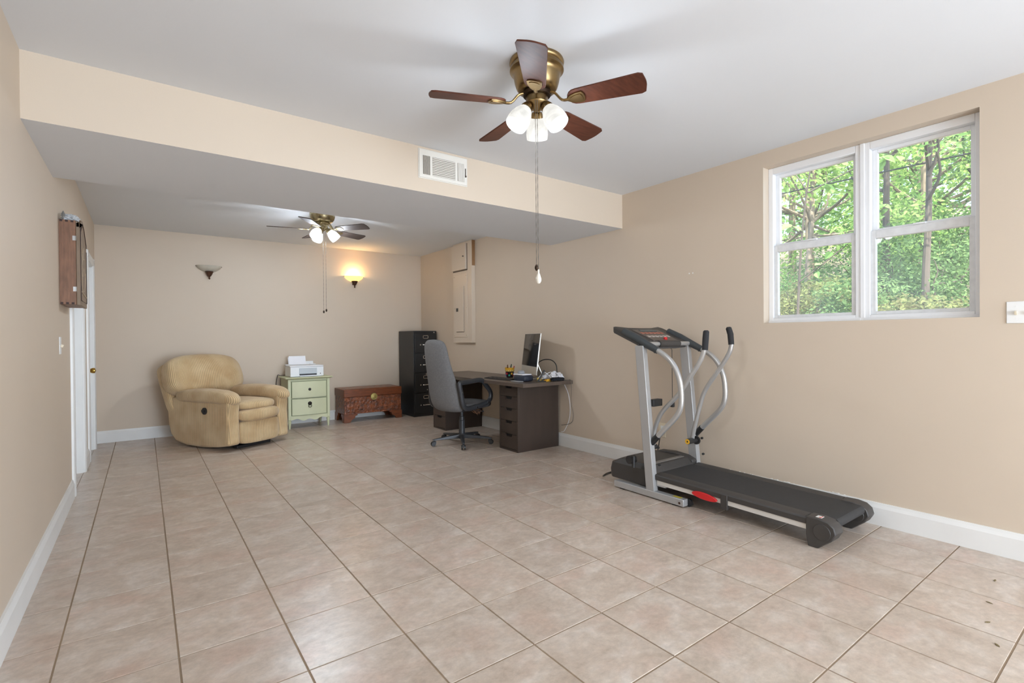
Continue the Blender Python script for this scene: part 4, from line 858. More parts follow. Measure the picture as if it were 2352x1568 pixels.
for k in range(5):
    a = R(170 - 14) + k * 2 * PI / 5; Mr = Matrix.Rotation(a, 4, 'Z')
    b = B(); b.M = Mr; b.rings([[(x, -hw, z0_), (x, hw, z0_), (x, hw * 0.75, z1_), (x, -hw * 0.75, z1_)] for x, hw, z0_, z1_ in ((0.035, 0.024, 0.062, 0.108), (0.18, 0.021, 0.064, 0.094), (0.30, 0.017, 0.062, 0.080), (0.335, 0.013, 0.062, 0.074))]); sp_ = b.build('star_leg', CHB, t, bevel=0.004)
    b = B(); b.M = Mr; b.cyl((0.318, 0, 0.045), (0.318, 0, 0.066), 0.008, seg=8)
    for s_ in (-1, 1): b.cyl((0.318 + 0.010, s_ * 0.006, 0.0265), (0.318 + 0.010, s_ * 0.022, 0.0265), 0.0262, 0.023, 18)
    b.box((0.298, -0.012, 0.030), (0.340, 0.012, 0.054)); b.build('caster', BLK, sp_)

# ------------------------------------------------------------------ things on the desk
ALU = mat('silver_aluminium', srgb(205, 200, 190), rough=0.35, metal=0.55); SCR = mat('black_glass_screen', srgb(24, 21, 20), rough=0.06, spec=0.8)
ZD = 0.6995
p_tr = Vector((3.640, 3.945)); p_tl = Vector((3.838, 4.452)); vd = (p_tl - p_tr); mw = vd.length; ang = math.atan2(vd.y, vd.x)
t = thing('computer_monitor', 'silver all in one computer with blank dark screen', 'computer', (p_tl.x, p_tl.y, ZD), ang + PI)
b = B(); Mt = Matrix.Translation((0, 0, 0.055)) @ Matrix.Rotation(R(-7), 4, 'X'); b.M = Mt; b.box((0, 0.0, 0), (mw, 0.012, 0.432)); b.pillow((mw / 2, 0.018, 0.22), (mw * 0.86, 0.030, 0.34), 3, 5); pn = b.build('housing', ALU, t, bevel=0.002)
b = B(); b.M = Mt; b.box((0.004, -0.0015, 0.084), (mw - 0.004, 0.001, 0.428)); b.build('screen', SCR, pn, smooth=False)
b = B(); b.M = Mt; b.cyl((mw / 2, -0.0016, 0.421), (mw / 2, -0.0019, 0.421), 0.004, seg=10); b.build('webcam', mat('webcam_lens', srgb(120, 130, 160), rough=0.2), pn)
b = B(); sp = [(0.055, 0.215), (0.062, 0.215), (0.152, 0.010), (0.152, 0.0), (-0.030, 0.0), (-0.030, 0.005), (0.142, 0.006)]
b.prism(sp, 'x', mw / 2 - 0.085, mw / 2 + 0.085); b.build('stand', ALU, t)
b = B(); b.rings([[(0, 0, 0.0), (0.11, 0, 0.0), (0.11, 0.43, 0.0), (0, 0.43, 0.0)], [(0.0, 0, 0.006), (0.11, 0, 0.014), (0.11, 0.43, 0.014), (0, 0.43, 0.006)]])
kb = b.build('keyboard', mat('black_keyboard', srgb(38, 35, 33), rough=0.5)); tag(kb, 'thin black keyboard on the desk in front of the screen', 'keyboard'); kb.location = (3.445, 4.145, ZD); kb.rotation_euler = (0, 0, R(3))
key = None
for r_ in range(5):
    for c_ in range(15):
        if key is None: k_ = B(); k_.rings([[(-0.0080, -0.0120, 0), (0.0080, -0.0120, 0), (0.0080, 0.0120, 0), (-0.0080, 0.0120, 0)], [(-0.0068, -0.0105, 0.0035), (0.0068, -0.0105, 0.0035), (0.0068, 0.0105, 0.0035), (-0.0068, 0.0105, 0.0035)]]); key = k_.build('key', mat('dark_key', srgb(50, 46, 43), rough=0.5), kb, smooth=False); o = key
        else: o = key.copy(); C.objects.link(o)
        o.location = (0.014 + r_ * 0.0205, 0.018 + c_ * 0.0281, 0.0070 + 0.0015 * r_)
# colourful bucket
t = thing('pencil_bucket', 'small black bucket with yellow rim and coloured letters holding pens', 'bucket', (3.700, 4.480, ZD))
b = B(); b.lathe([(0, 0.0), (0.036, 0.0), (0.038, 0.004), (0.0475, 0.072), (0.045, 0.072), (0.035, 0.006), (0, 0.006)], 28); b.build('bucket_body', mat('dark_bucket', srgb(40, 24, 24), rough=0.4), t)
YEL = mat('yellow_plastic', srgb(236, 178, 54), rough=0.4); YEL2 = mat('pale_yellow_band', srgb(244, 210, 112), rough=0.4)
b = B(); b.lathe([(0.0478, 0.068), (0.0505, 0.074), (0.0520, 0.096), (0.0545, 0.100), (0.0545, 0.106), (0.049, 0.106), (0.047, 0.070)], 28); rm = b.build('rim', YEL, t)
b = B(); b.lathe([(0.0500, 0.070), (0.0525, 0.084), (0.0500, 0.086)], 28); b.build('rim_band', YEL2, rm)
for k in range(14):
    a = 2 * PI * k / 14; b = B(); b.M = Matrix.Rotation(a, 4, 'Z'); b.pillow((0.0522, 0, 0.077), (0.004, 0.008, 0.009), 2, 2); b.build('star_dot', BLK, rm)
colsq = [srgb(190, 40, 50), srgb(40, 160, 130), srgb(230, 180, 60), srgb(180, 50, 70), srgb(60, 110, 180)]
for k in range(10):
    a = 2 * PI * k / 10 + 0.2; b = B(); b.M = Matrix.Rotation(a, 4, 'Z'); rr = 0.0365 + 0.0095 * (0.028 + 0.02 * (k % 2)) / 0.07
    zc = 0.026 + 0.018 * (k % 2); b.box((rr, -0.009, zc - 0.010), (rr + 0.0045, 0.009, zc + 0.010)); b.build('painted_block', mat('block_%d' % (k % 5), colsq[k % 5], rough=0.5), t)
b = B(); b.tube([(0.052 * math.cos(a), 0.052 * math.sin(a) , 0.098 + 0.020 * math.sin(abs(a - PI)) * 0.6) for a in [PI * 0.5 + PI * k / 14 for k in range(15)]], 0.0025, 6); b.build('bail_handle', YEL, t)
pen_c = [('red pen', srgb(180, 30, 34)), ('dark blue pen', srgb(40, 44, 90)), ('black pen', srgb(30, 28, 28)), ('brown pencil', srgb(130, 84, 50)), ('dark green pen', srgb(36, 70, 50))]
for k, (nm, c_) in enumerate(pen_c):
    a = 1.1 * k; p0 = Vector((3.700 + 0.018 * math.cos(a), 4.480 + 0.018 * math.sin(a), ZD + 0.0075)); p1 = p0 + Vector((0.030 * math.cos(a) + 0.008, 0.014 * math.sin(a) - 0.012, 0.118 + 0.006 * k))
    b = B(); b.tube([p0, p0 + (p1 - p0) * 0.08, p0 + (p1 - p0) * 0.8, p0 + (p1 - p0) * 0.81, p1], [0.0015, 0.0042, 0.0042, 0.005, 0.0048], 8)
    tag(b.build('pen', mat('pen_' + nm.replace(' ', '_'), c_, rough=0.35)), nm + ' leaning in the yellow rimmed bucket', 'pen')
# boxes in front of the screen
NAVY = mat('dark_navy_pouch', srgb(40, 44, 58), rough=0.55, var=0.4, vscale=30)
b = B(); b.pillow((3.535, 4.02, ZD + 0.031), (0.13, 0.19, 0.062), 6, 6, lambda x, y, z_: (x, y, z_ + 0.04 * math.sin(6 * x + 4 * y) * (z_ > 0.5))); tag(b.build('dark_case', NAVY), 'dark navy case lying on the desk below the screen', 'case')
b = B(); b.box((3.475, 3.955, ZD + 0.0625), (3.59, 4.11, ZD + 0.072)); nb_ = b.build('notepad', mat('white_paper', None), bevel=0.001); tag(nb_, 'white notepad lying on the dark navy case', 'notepad')
t = thing('tape_dispenser', 'round silver grey device with black centre on the notepad', 'desk gadget', (3.535, 4.055, ZD + 0.0722))
b = B(); b.lathe([(0, 0.0), (0.034, 0.0), (0.037, 0.006), (0.035, 0.020), (0.026, 0.030), (0.016, 0.032), (0.014, 0.020), (0, 0.020)], 24); b.build('body', mat('silver_grey_plastic', srgb(150, 152, 156), rough=0.35), t)
b = B(); b.lathe([(0, 0.0245), (0.015, 0.0245), (0.015, 0.0205), (0, 0.0205)], 18); b.build('centre_cap', BLK, t)
b = B(); b.box((3.41, 3.93, ZD + 0.0002), (3.468, 4.07, ZD + 0.008)); tag(b.build('slim_tray', mat('silver_edge', srgb(196, 200, 206), rough=0.3, metal=0.6), bevel=0.002), 'thin silver edged tablet at the front edge of the desk', 'tablet')
b = B(); b.M = Matrix.Translation((3.600, 3.86, ZD + 0.001)) @ Matrix.Rotation(R(-30), 4, 'Z') @ Matrix.Rotation(R(30), 4, 'Y'); b.box((-0.006, -0.022, 0.004), (0.006, 0.022, 0.13)); b.M = Matrix.Translation((3.600, 3.86, ZD + 0.001)) @ Matrix.Rotation(R(-30), 4, 'Z'); b.box((-0.02, -0.026, 0), (0.075, 0.026, 0.006)); b.box((-0.008, -0.012, 0.005), (0.014, 0.012, 0.020))
tag(b.build('phone_stand', BLK, bevel=0.002), 'slanted black phone stand at the near corner of the desk', 'phone stand')
b = B(); b.M = Matrix.Translation((3.66, 3.825, ZD + 0.0005)) @ Matrix.Rotation(R(8), 4, 'Z'); b.box((0, -0.02, 0), (0.15, 0.02, 0.012)); b.box((0.01, -0.016, 0.012), (0.14, 0.014, 0.020)); tag(b.build('yellow_notes', YEL, bevel=0.002), 'yellow pad of sticky notes at the desk edge', 'sticky notes')
b = B(); b.M = Matrix.Translation((3.640, 3.90, ZD + 0.0005)) @ Matrix.Rotation(R(40), 4, 'Z'); b.box((0, -0.02, 0), (0.06, 0.02, 0.030)); tag(b.build('yellow_box', YEL2, bevel=0.003), 'small pale yellow box behind the phone stand', 'box')
WP = mat('white_paper', None); WC = mat('white_cable', srgb(226, 226, 228), rough=0.4)
g = random.Random(12)
def crumpled_sheet(cx_, cy_, sx_, sy_, h_, seed, label, rot=0.0):
    gg = random.Random(seed); n_ = 7; b_ = B(); ph = [gg.uniform(0, 6) for _ in range(4)]
    vs2 = []
    for i in range(n_ + 1):
        for j in range(n_ + 1):
            u, v = i / n_ - .5, j / n_ - .5
            z_ = h_ * (0.5 + 0.28 * math.sin(5 * u + ph[0]) + 0.25 * math.cos(6 * v + ph[1]) + 0.25 * math.sin(9 * (u + v) + ph[2])) 
            vs2.append((u * sx_ * math.cos(rot) - v * sy_ * math.sin(rot) + cx_, u * sx_ * math.sin(rot) + v * sy_ * math.cos(rot) + cy_, ZD + 0.002 + max(0, z_)))
    b_._f(vs2, [(i * (n_ + 1) + j, (i + 1) * (n_ + 1) + j, (i + 1) * (n_ + 1) + j + 1, i * (n_ + 1) + j + 1) for i in range(n_) for j in range(n_)])
    o_ = b_.build('crumpled_paper', WP, smooth=False); md = o_.modifiers.new('thick', 'SOLIDIFY'); md.thickness = 0.0008
    return tag(o_, label, 'paper')
crumpled_sheet(3.83, 3.86, 0.15, 0.12, 0.075, 1, 'crumpled white paper at the wall end of the desk pile', 0.4)
crumpled_sheet(3.75, 3.93, 0.14, 0.10, 0.055, 2, 'crumpled grey white paper in the middle of the desk pile', 1.0)
b = B(); b.M = Matrix.Translation((3.875, 3.83, ZD + 0.045)) @ Matrix.Rotation(R(20), 4, 'Z') @ Matrix.Rotation(R(-42), 4, 'X'); b.box((-0.045, -0.0006, -0.03), (0.045, 0.0006, 0.045)); tag(b.build('folded_paper', WP), 'folded white card leaning on the desk pile by the wall', 'paper')
for k, lab in enumerate(('looped white cable nearest the screen stand', 'looped white cable in the middle of the desk pile', 'looped white cable at the front of the desk pile')):
    cx_, cy_ = 3.735 + 0.03 * k, 3.965 - 0.055 * k; r_ = 0.045 + 0.006 * k
    pts = [(cx_ + r_ * math.cos(a) * (1 + 0.15 * math.sin(3 * a + k)), cy_ + r_ * 0.8 * math.sin(a), ZD + 0.010 + 0.032 * (k % 2) + 0.020 * (1 + math.sin(2 * a + k)) ) for a in [2 * PI * q / 26 * 1.8 for q in range(27)]]
    b = B(); b.tube(pts, 0.0042, 6); tag(b.build('white_cable', WC), lab, 'cable')
b = B(); b.pillow((3.80, 3.80, ZD + 0.018), (0.17, 0.06, 0.034), 3, 6, crumple); tag(b.build('dark_cloth', mat('black_cloth', srgb(30, 32, 38), rough=0.8)), 'black crumpled cloth under the desk papers', 'cloth')
b = B(); b.tube(smoothpath([(3.765, 4.09, 0.86), (3.80, 4.02, 0.905), (3.84, 3.94, 0.905), (3.862, 3.89, 0.86), (3.862, 3.875, 0.79), (3.855, 3.87, 0.706)], 6), 0.0052, 8); tag(b.build('black_cable', BLK), 'black cable arching behind the computer screen', 'cable')
b = B(); b.tube(smoothpath([(3.925, 3.76, 0.705), (3.925, 3.735, 0.700), (3.928, 3.732, 0.64), (3.935, 3.74, 0.48), (3.944, 3.72, 0.34), (3.945, 3.76, 0.26), (3.948, 3.905, 0.22)], 7), 0.0030, 6); tag(b.build('hanging_cable', mat('grey_cable', srgb(120, 108, 98), rough=0.5)), 'thin grey cable hanging past the desk end toward the drawer unit', 'cable')
b = B(); b.tube(smoothpath([(3.935, 3.85, 0.661), (3.952, 3.80, 0.55), (3.956, 3.78, 0.40), (3.955, 3.80, 0.28), (3.948, 3.86, 0.17), (3.940, 3.90, 0.15)], 7), 0.0030, 6); tag(b.build('hanging_cable', WC), 'thin white cable hanging down the wall behind the drawer unit', 'cable')

# ------------------------------------------------------------------ treadmill
SIL = mat('silver_powder_steel', srgb(178, 176, 174), rough=0.38, metal=0.35, var=0.02, vscale=10); SILT = mat('satin_silver_tube', srgb(188, 186, 183), rough=0.3, metal=0.6)
TBK = mat('charcoal_treadmill_plastic', srgb(62, 58, 55), rough=0.5, var=0.06, vscale=8); BELT = mat('black_running_belt', srgb(50, 48, 47), rough=0.75, var=0.06, vscale=40, bump=0.2, bscale=200)
FOAM = mat('black_foam_grip', srgb(40, 39, 40), rough=0.85, bump=0.3, bscale=200); SLATE = mat('slate_console_plastic', srgb(58, 62, 64), rough=0.45); REDP = mat('red_plastic', srgb(205, 34, 36), rough=0.35)
t = thing('treadmill', 'silver and black treadmill with swinging arm handles under the window', 'treadmill', (3.30, 1.17, 0))
L = lambda x, y, z_: (x - 3.30, y - 1.17, z_)
def tb(lo, hi, name, m, bevel=0.003, parent=None): bb = B(); bb.box(L(*lo), L(*hi)); return bb.build(name, m, parent or t, bevel=bevel)
for nm, xa, xb in (('near', 3.293, 3.345), ('far', 3.830, 3.880)):
    tb((xa, 1.985, 0.008), (xb, 2.590, 0.055), 'base_rail', SIL, 0.004)
    bb = B(); bb.cyl(L(xa + 0.056 if nm == 'near' else xa - 0.006, 1.985, 0.027), L(xb + 0.022 if nm == 'near' else xa - 0.026, 1.985, 0.027), 0.0265, seg=20); bb.build('transport_wheel', BLK, t)
    bb = B(); bb.cyl(L(xa - 0.002, 2.015, 0.028), L(xb, 2.015, 0.028), 0.008, seg=10); bb.build('axle_bolt', BRONZE, t)
    for yy in (2.06, 2.52):
        bb = B(); bb.box(L(xa + 0.008, yy - 0.02, 0.0), L(xb - 0.008, yy + 0.02, 0.009)); bb.build('rubber_pad', BLK, t)
    # leaning upright
    bb = B(); s0_, s1_ = (2.292, 2.222), (2.385, 2.312); zt = 1.075
    xo = xa + (0.002 if nm == 'near' else 0.0); xi = xo + 0.046
    bb.rings([[L(xo, s0_[1], 0.050), L(xi, s0_[1], 0.050), L(xi, s0_[0], 0.050), L(xo, s0_[0], 0.050)], [L(xo, s1_[1], zt), L(xi, s1_[1], zt), L(xi, s1_[0], zt), L(xo, s1_[0], zt)]]); up = bb.build('upright', SIL, t, bevel=0.004)
    # handrail loop
    xr = 3.325 if nm == 'near' else 3.858
    path = [(xr, 2.52, 1.175), (xr, 2.32, 1.090), (xr, 2.17, 1.022), (xr, 2.085, 0.955), (xr, 2.035, 0.86), (xr, 2.018, 0.76), (xr, 2.022, 0.67), (xr, 2.055, 0.600), (xr, 2.13, 0.520), (xr, 2.22, 0.430), (xr, 2.262, 0.385)]
    bb = B(); bb.tube(smoothpath([L(*p) for p in path], 6), 0.0185, 14); hr = bb.build('handrail', SILT, t)
    bb = B(); bb.tube([L(xr, 2.208, 0.443), L(xr, 2.262, 0.385), L(xr, 2.275, 0.370)], [0.0215, 0.0215, 0.012], 14); bb.build('end_sleeve', BLK, hr)
    bb = B(); bb.tube([L(xr, 2.51, 1.175), L(xr, 2.40, 1.130), L(xr, 2.30, 1.083), L(xr, 2.205, 1.040)], [0.030, 0.031, 0.027, 0.023], 14); bb.build('rail_cover', SLATE, hr)
    for yy, zz in ((2.245, 1.03), (2.225, 0.355), (2.215, 0.235)):
        bb = B(); bb.cyl(L(xi, yy, zz), L(xi + 0.012, yy, zz), 0.009, seg=10); bb.build('bolt', BLK, up)
    # swinging arm
    xm = 3.425 if nm == 'near' else 3.782
    arm = [(xm, 2.325, 0.335), (xm, 2.322, 0.42), (xm, 2.300, 0.50), (xm, 2.245, 0.600), (xm, 2.118, 0.727), (xm, 2.031, 0.842), (xm, 1.945, 0.965), (xm, 1.915, 1.03), (xm, 1.905, 1.07)]
    if nm == 'far': arm = [(xm, 2.245, 0.345), (xm, 2.225, 0.437), (xm, 2.175, 0.62), (xm, 2.129, 0.741), (xm, 2.023, 0.892), (xm, 1.945, 1.01), (xm, 1.925, 1.07), (xm, 1.925, 1.10)]
    bb = B(); bb.tube(smoothpath([L(*p) for p in arm], 6), 0.0155, 14); am = bb.build('swing_arm', SILT, t)
    e = arm[-1]; dz = 1.178 if nm == 'near' else 1.203
    bb = B(); bb.tube([L(e[0], e[1], e[2] - 0.022), L(e[0], e[1] - 0.006 if nm == 'near' else e[1] + 0.006, (e[2] + dz) / 2), L(e[0], e[1] - 0.010 if nm == 'near' else e[1] + 0.020, dz - 0.008), L(e[0], e[1] - 0.010 if nm == 'near' else e[1] + 0.021, dz)], [0.0195, 0.0205, 0.0195, 0.012], 14); bb.build('foam_grip', FOAM, am)
    # pivot bracket and spring knob
    pz = arm[0][2]; py = arm[0][1]
    bb = B(); bb.cyl(L(xi - 0.002 if nm == 'near' else xo + 0.002, py - 0.01, pz), L(xm + (0.02 if nm == 'near' else -0.02), py - 0.01, pz), 0.017, seg=16); bb.cyl(L(xi if nm == 'near' else xo - 0.012, py - 0.01, pz), L(xi + 0.012 if nm == 'near' else xo, py - 0.01, pz), 0.032, seg=18); pv = bb.build('pivot', BLK, t)
    if nm == 'far':
        bb = B(); bb.cyl(L(xm - 0.075, py - 0.012, pz + 0.004), L(xm - 0.012, py - 0.012, pz + 0.004), 0.021, seg=20); kn = bb.build('resistance_knob', BLK, t)
        bb = B(); bb.lathe([(0.007, 0.001), (0.019, 0.001), (0.019, 0.004), (0.007, 0.004), (0.007, 0.001)], 20, M=Matrix.Translation(L(xm - 0.079, py - 0.012, pz + 0.004)) @ Matrix.Rotation(PI / 2, 4, 'Y')); bb.build('knob_ring', YEL, kn)
    else:
        bb = B(); bb.cyl(L(xo - 0.035, py + 0.09, 0.245), L(xo + 0.02, py + 0.09, 0.245), 0.030, seg=18); bb.cyl(L(xo - 0.02, py + 0.06, 0.195), L(xo - 0.02, py + 0.06, 0.275), 0.012, seg=10)
        bb.M = Matrix.Identity(4); bb.build('resistance_knob', BLK, t)
        bb = B(); bb.box(L(xi - 0.002, 2.255, 0.640), L(xi + 0.10, 2.300, 0.690)); bb.build('bumper_bracket', BLK, t, bevel=0.004)
tb((3.345, 2.235, 0.065), (3.830, 2.275, 0.095), 'cross_bar', TBK)
# console
bb = B(); fr_ = [(3.305, 2.575), (3.315, 2.60), (3.45, 2.600), (3.60, 2.610), (3.75, 2.600), (3.865, 2.60), (3.880, 2.575)]
zc = lambda y: 1.205 - (2.60 - y) * 0.42
outline = [(3.300, 2.585), (3.325, 2.615), (3.45, 2.590), (3.60, 2.585), (3.74, 2.590), (3.858, 2.615), (3.885, 2.585), (3.880, 2.36), (3.835, 2.33), (3.80, 2.315), (3.66, 2.300), (3.52, 2.300), (3.39, 2.315), (3.35, 2.33), (3.305, 2.36)]
bb.rings([[L(x, y, zc(y) - 0.030) for x, y in outline], [L(x, y, zc(y) + 0.004) for x, y in outline], [L(3.592 + (x - 3.592) * 0.96, 2.45 + (y - 2.45) * 0.93, zc(2.45 + (y - 2.45) * 0.93) + 0.012) for x, y in outline]]); cs = bb.build('console', TBK, t)
bb = B(); ol = [(3.43, 2.53), (3.75, 2.53), (3.73, 2.335), (3.45, 2.335)]; bb.rings([[L(x, y, zc(y) + 0.008) for x, y in ol], [L(x, y, zc(y) + 0.020) for x, y in ol]]); dp_ = bb.build('display_panel', mat('console_face', srgb(84, 74, 68), rough=0.35), cs, bevel=0.003)
bk = mat('pale_console_button', srgb(170, 156, 146), rough=0.4); bk2 = mat('rust_console_button', srgb(160, 96, 78), rough=0.4)
for r_ in range(2):
    for c_ in range(6):
        x, y = 3.475 + c_ * 0.046, 2.40 + r_ * 0.06; b2 = B(); b2.rings([[L(x - 0.016, y - 0.012, zc(y - 0.012) + 0.019), L(x + 0.016, y - 0.012, zc(y - 0.012) + 0.019), L(x + 0.016, y + 0.012, zc(y + 0.012) + 0.019), L(x - 0.016, y + 0.012, zc(y + 0.012) + 0.019)], [L(x - 0.014, y - 0.010, zc(y - 0.010) + 0.024), L(x + 0.014, y - 0.010, zc(y - 0.010) + 0.024), L(x + 0.014, y + 0.010, zc(y + 0.010) + 0.024), L(x - 0.014, y + 0.010, zc(y + 0.010) + 0.024)]]); b2.build('button', bk if r_ == 0 else bk2, dp_)
b2 = B(); b2.rings([[L(3.50, y, zc(y) + 0.019) , L(3.69, y, zc(y) + 0.019), L(3.69, y, zc(y) + 0.023), L(3.50, y, zc(y) + 0.023)] for y in (2.490, 2.518)]); b2.build('lcd', mat('dark_lcd', srgb(56, 70, 74), rough=0.2), dp_)
bb = B(); bb.pillow(L(3.60, 2.345, zc(2.345) + 0.026), (0.030, 0.026, 0.026), 2.4, 4); bb.build('safety_key', REDP, cs)
bb = B(); bb.tube([L(3.60, 2.335, zc(2.33) + 0.012), L(3.605, 2.292, 1.04), L(3.605, 2.290, 0.70), L(3.605, 2.290, 0.665)], 0.0022, 6); sc_ = bb.build('safety_cord', BLK, cs)
bb = B(); bb.box(L(3.592, 2.278, 0.612), L(3.618, 2.302, 0.668)); bb.build('cord_clip', BLK, sc_, bevel=0.004)
bb = B(); bb.cyl(L(3.335, 2.310, 1.085), L(3.845, 2.310, 1.085), 0.0165, seg=16); cb_ = bb.build('pulse_bar', SILT, t)
bb = B(); bb.cyl(L(3.47, 2.308, 1.085), L(3.71, 2.308, 1.085), 0.024, seg=16); bb.build('bar_shroud', TBK, cb_)
# motor hood
bb = B(); pts0 = [(3.332, 2.640), (3.352, 2.668), (3.45, 2.682), (3.72, 2.682), (3.818, 2.668), (3.838, 2.640), (3.838, 2.235), (3.332, 2.235)]
bb.rings([[L(x, y, 0.062) for x, y in pts0], [L(3.585 + (x - 3.585) * 1.015, 2.46 + (y - 2.46) * 1.02, 0.120) for x, y in pts0], [L(3.585 + (x - 3.585) * 0.985, 2.46 + (y - 2.46) * 0.97, 0.176) for x, y in pts0], [L(3.585 + (x - 3.585) * 0.86, 2.44 + (y - 2.46) * 0.72, 0.212) for x, y in pts0], [L(3.585 + (x - 3.585) * 0.78, 2.43 + (y - 2.46) * 0.60, 0.216) for x, y in pts0]]); hd = bb.build('motor_hood', TBK, t, bevel=0.004, sharp=14)
bb = B(); hp_ = [(2.235, 0.175), (2.24, 0.200), (2.30, 0.222), (2.42, 0.232), (2.54, 0.224), (2.60, 0.200), (2.60, 0.178)]
bb.prism([(y - 1.17, z_) for y, z_ in hp_], 'x', 3.775 - 3.30, 3.840 - 3.30); bb.build('hood_rib', TBK, hd, bevel=0.008)
bb = B(); bb.box(L(3.40, 2.30, 0.2155), L(3.76, 2.335, 0.2195)); bb.build('hood_badge', mat('hood_badge_grey', srgb(120, 114, 108), rough=0.35), hd)
# deck
ys, ye = 2.235, 1.175
def zdeck(y): return 0.150 + (y - 1.17) * 0.016
for xa, xb, nm in ((3.318, 3.400, 'n'), (3.775, 3.852, 'f')):
    bb = B(); bb.rings([[L(xa, y, zdeck(y) - 0.036), L(xa, y, zdeck(y) - 0.006), L(xa + 0.008, y, zdeck(y) + 0.002), L(xb, y, zdeck(y) + 0.006), L(xb, y, zdeck(y) - 0.036)] for y in (ye + 0.03, ys)]); fr = bb.build('foot_rail', TBK, t, bevel=0.002)
    bb = B(); bb.rings([[L(xa + 0.012, y, zdeck(y) + 0.002), L(xa + 0.035, y, zdeck(y) + 0.007), L(xa + 0.06, y, zdeck(y) + 0.008), L(xa + 0.06, y, zdeck(y) + 0.004)] for y in (ye + 0.06, ys - 0.02)]); bb.build('tread_strip', TBK, fr)
    bb = B(); bb.rings([[L(xa + 0.006, y, zdeck(y) - 0.066), L(xa + 0.006, y, zdeck(y) - 0.034), L(xb - 0.03, y, zdeck(y) - 0.034), L(xb - 0.03, y, zdeck(y) - 0.066)] for y in (ye + 0.02, ys - 0.02)]); bb.build('side_frame', mat('pale_frame_paint', srgb(206, 200, 192), rough=0.4), t)
    xe = xa - 0.004; xf = xb + 0.012 if nm == 'n' else xb + 0.004; xs_ = xe if nm == 'n' else xa - 0.012
    foot_p = [(1.235, 0.158), (1.235, 0.062), (1.225, 0.0), (1.175, 0.0), (1.110, 0.055), (1.088, 0.095), (1.098, 0.130), (1.125, 0.152), (1.17, 0.160)]
    bb = B(); bb.prism([(y - 1.17, z_) for y, z_ in foot_p], 'x', xs_ - 3.30, xf - 3.30); ft = bb.build('rear_foot', TBK, t, bevel=0.005)
    bb = B(); bb.M = Matrix.Translation(L(xs_ - 0.0005, 1.155, 0.092)) @ Matrix.Rotation(-PI / 2, 4, 'Y'); bb.lathe([(0.0, 0.0022), (0.042, 0.0022), (0.044, 0), (0, 0)], 22); bb.build('roller_cap', TBK, ft)
    if nm == 'n':
        bb = B(); bb.box(L(xa + 0.02, 1.165, 0.1592), L(xa + 0.056, 1.195, 0.1606)); st_ = bb.build('warning_sticker', mat('white_sticker', srgb(232, 230, 226), rough=0.4), ft)
        bb = B(); bb.box(L(xa + 0.023, 1.168, 0.1606), L(xa + 0.036, 1.180, 0.1611)); bb.box(L(xa + 0.040, 1.168, 0.1606), L(xa + 0.053, 1.174, 0.1611)); bb.build('sticker_print', mat('orange_red_print', srgb(210, 84, 62), rough=0.4), st_)
        bb = B(); bb.box(L(xa - 0.003, 1.690, 0.062), L(xa + 0.02, 1.735, zdeck(1.7) - 0.004)); bb.build('frame_clip', TBK, t, bevel=0.003)
        ov = [(1.845 + 0.088 * math.cos(a) * (1 - 0.10 * math.sin(a)), 0.112 + 0.022 * math.sin(a) + 0.006 * math.cos(a)) for a in [2 * PI * k / 24 for k in range(24)]]
        bb = B(); bb.prism([(y - 1.17, z_) for y, z_ in ov], 'x', xa - 3.30 - 0.010, xa - 3.30 + 0.006); bb.build('red_reflector', REDP, t, bevel=0.004)
        tb((3.326, 2.150, 0.088), (3.345, 2.225, 0.150), 'frame_end', SIL, 0.002)
bb = B(); bb.rings([[L(3.395, y, z_), L(3.780, y, z_), L(3.780, y, z_ - 0.02), L(3.395, y, z_ - 0.02)] for y, z_ in ((2.25, zdeck(2.25) - 0.004), (1.155, zdeck(1.155) - 0.004))]); bb.build('deck_board', BLK, t)
bb = B(); a_ = []
prof = [(2.255, zdeck(2.255) + 0.002), (1.155, zdeck(1.155) + 0.002)] + [(1.135 + 0.028 * math.sin(-th) * 1.0, 0.124 + 0.028 * math.cos(th)) for th in [R(10 + 17 * k) for k in range(10)]] + [(1.20, 0.098), (1.20, 0.100)]
prof = [(y, z_) for y, z_ in prof]
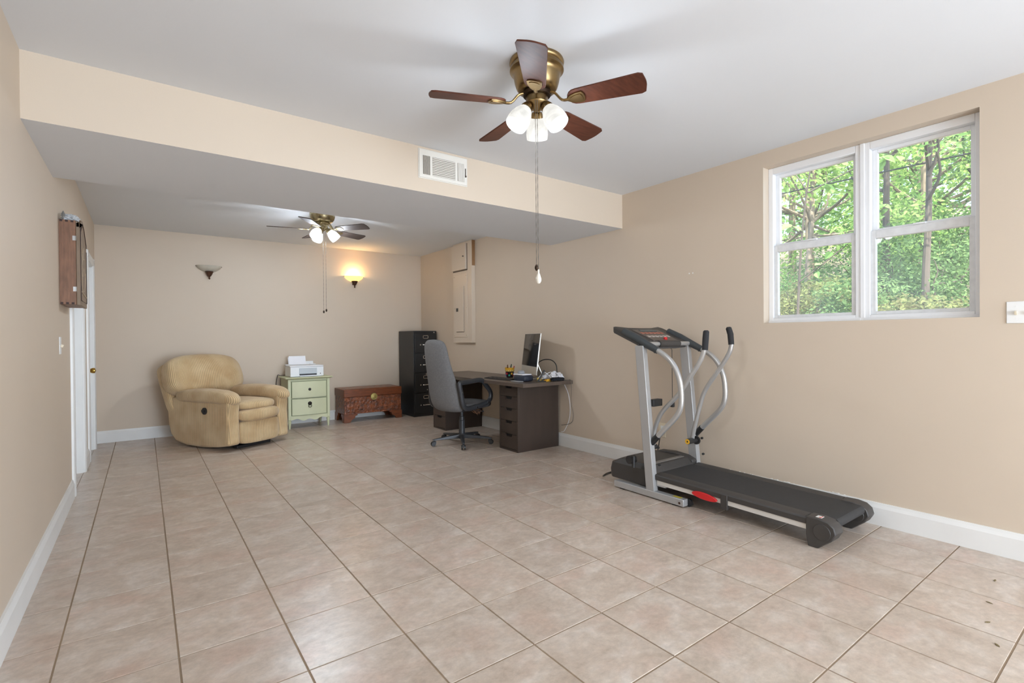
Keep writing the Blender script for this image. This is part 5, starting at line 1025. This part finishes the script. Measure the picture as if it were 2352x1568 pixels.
bb.rings([[L(3.411, y, z_), L(3.765, y, z_), L(3.765, y, z_ - 0.0015 if k < 3 else z_ + 0.0015), L(3.411, y, z_ - 0.0015 if k < 3 else z_ + 0.0015)] for k, (y, z_) in enumerate(prof)]); bb.build('running_belt', BELT, t)
bb = B(); bb.tube(smoothpath([L(3.42, 2.66, 0.085), L(3.38, 2.72, 0.060), L(3.395, 2.80, 0.02), L(3.55, 2.88, 0.006), L(3.72, 2.86, 0.006), L(3.85, 2.78, 0.006), L(3.93, 2.70, 0.10), L(3.945, 2.655, 0.325)], 6), 0.0042, 7); bb.build('power_cord', BLK, t)
bb = B(); bb.box(L(3.310, 2.02, 0.0552), L(3.335, 2.08, 0.0558)); bb.build('yellow_sticker', mat('yellow_label', srgb(200, 180, 60), rough=0.5), t)

# ------------------------------------------------------------------ small bits
PLAS = mat('white_plaster', srgb(232, 228, 220), rough=0.9)
g = random.Random(21)
b = B()
for k in range(34):
    y_ = g.choice((g.gauss(1.66, 0.045), g.gauss(1.92, 0.06), g.gauss(1.33, 0.03))); r_ = g.uniform(0.002, 0.006)
    b.pillow((W - 0.003 - 0.004 * g.random(), y_, BH + 0.001 + r_ * 0.4), (r_ * 1.6, r_ * 2.2, r_), 2.5, 1)
o = b.build('plaster_crumbs', PLAS, smooth=False); o['kind'] = 'stuff'; tag(o, 'white plaster crumbs on the baseboard behind the treadmill', 'crumbs')
DRY = mat('dry_leaf_bit', srgb(120, 104, 70), rough=0.9)
for k, (x, y, lab) in enumerate(((3.58, 0.53, 'dry leaf scrap on the floor, farthest of the four'), (3.30, 0.50, 'dry leaf scrap on the floor, second farthest'), (3.10, 0.47, 'small dark floor scrap near the grout corner'), (2.93, 0.415, 'olive dry leaf scrap on the grout line'))):
    b = B(); b.M = Matrix.Translation((x, y, 0.0012)) @ Matrix.Rotation(k * 1.3, 4, 'Z'); b.prism([(-0.012, 0), (-0.004, 0.004), (0.006, 0.0035), (0.013, 0), (0.005, -0.004), (-0.005, -0.003)], 'z', 0, 0.0015); tag(b.build('leaf_scrap', DRY, smooth=False), lab, 'leaf scrap')
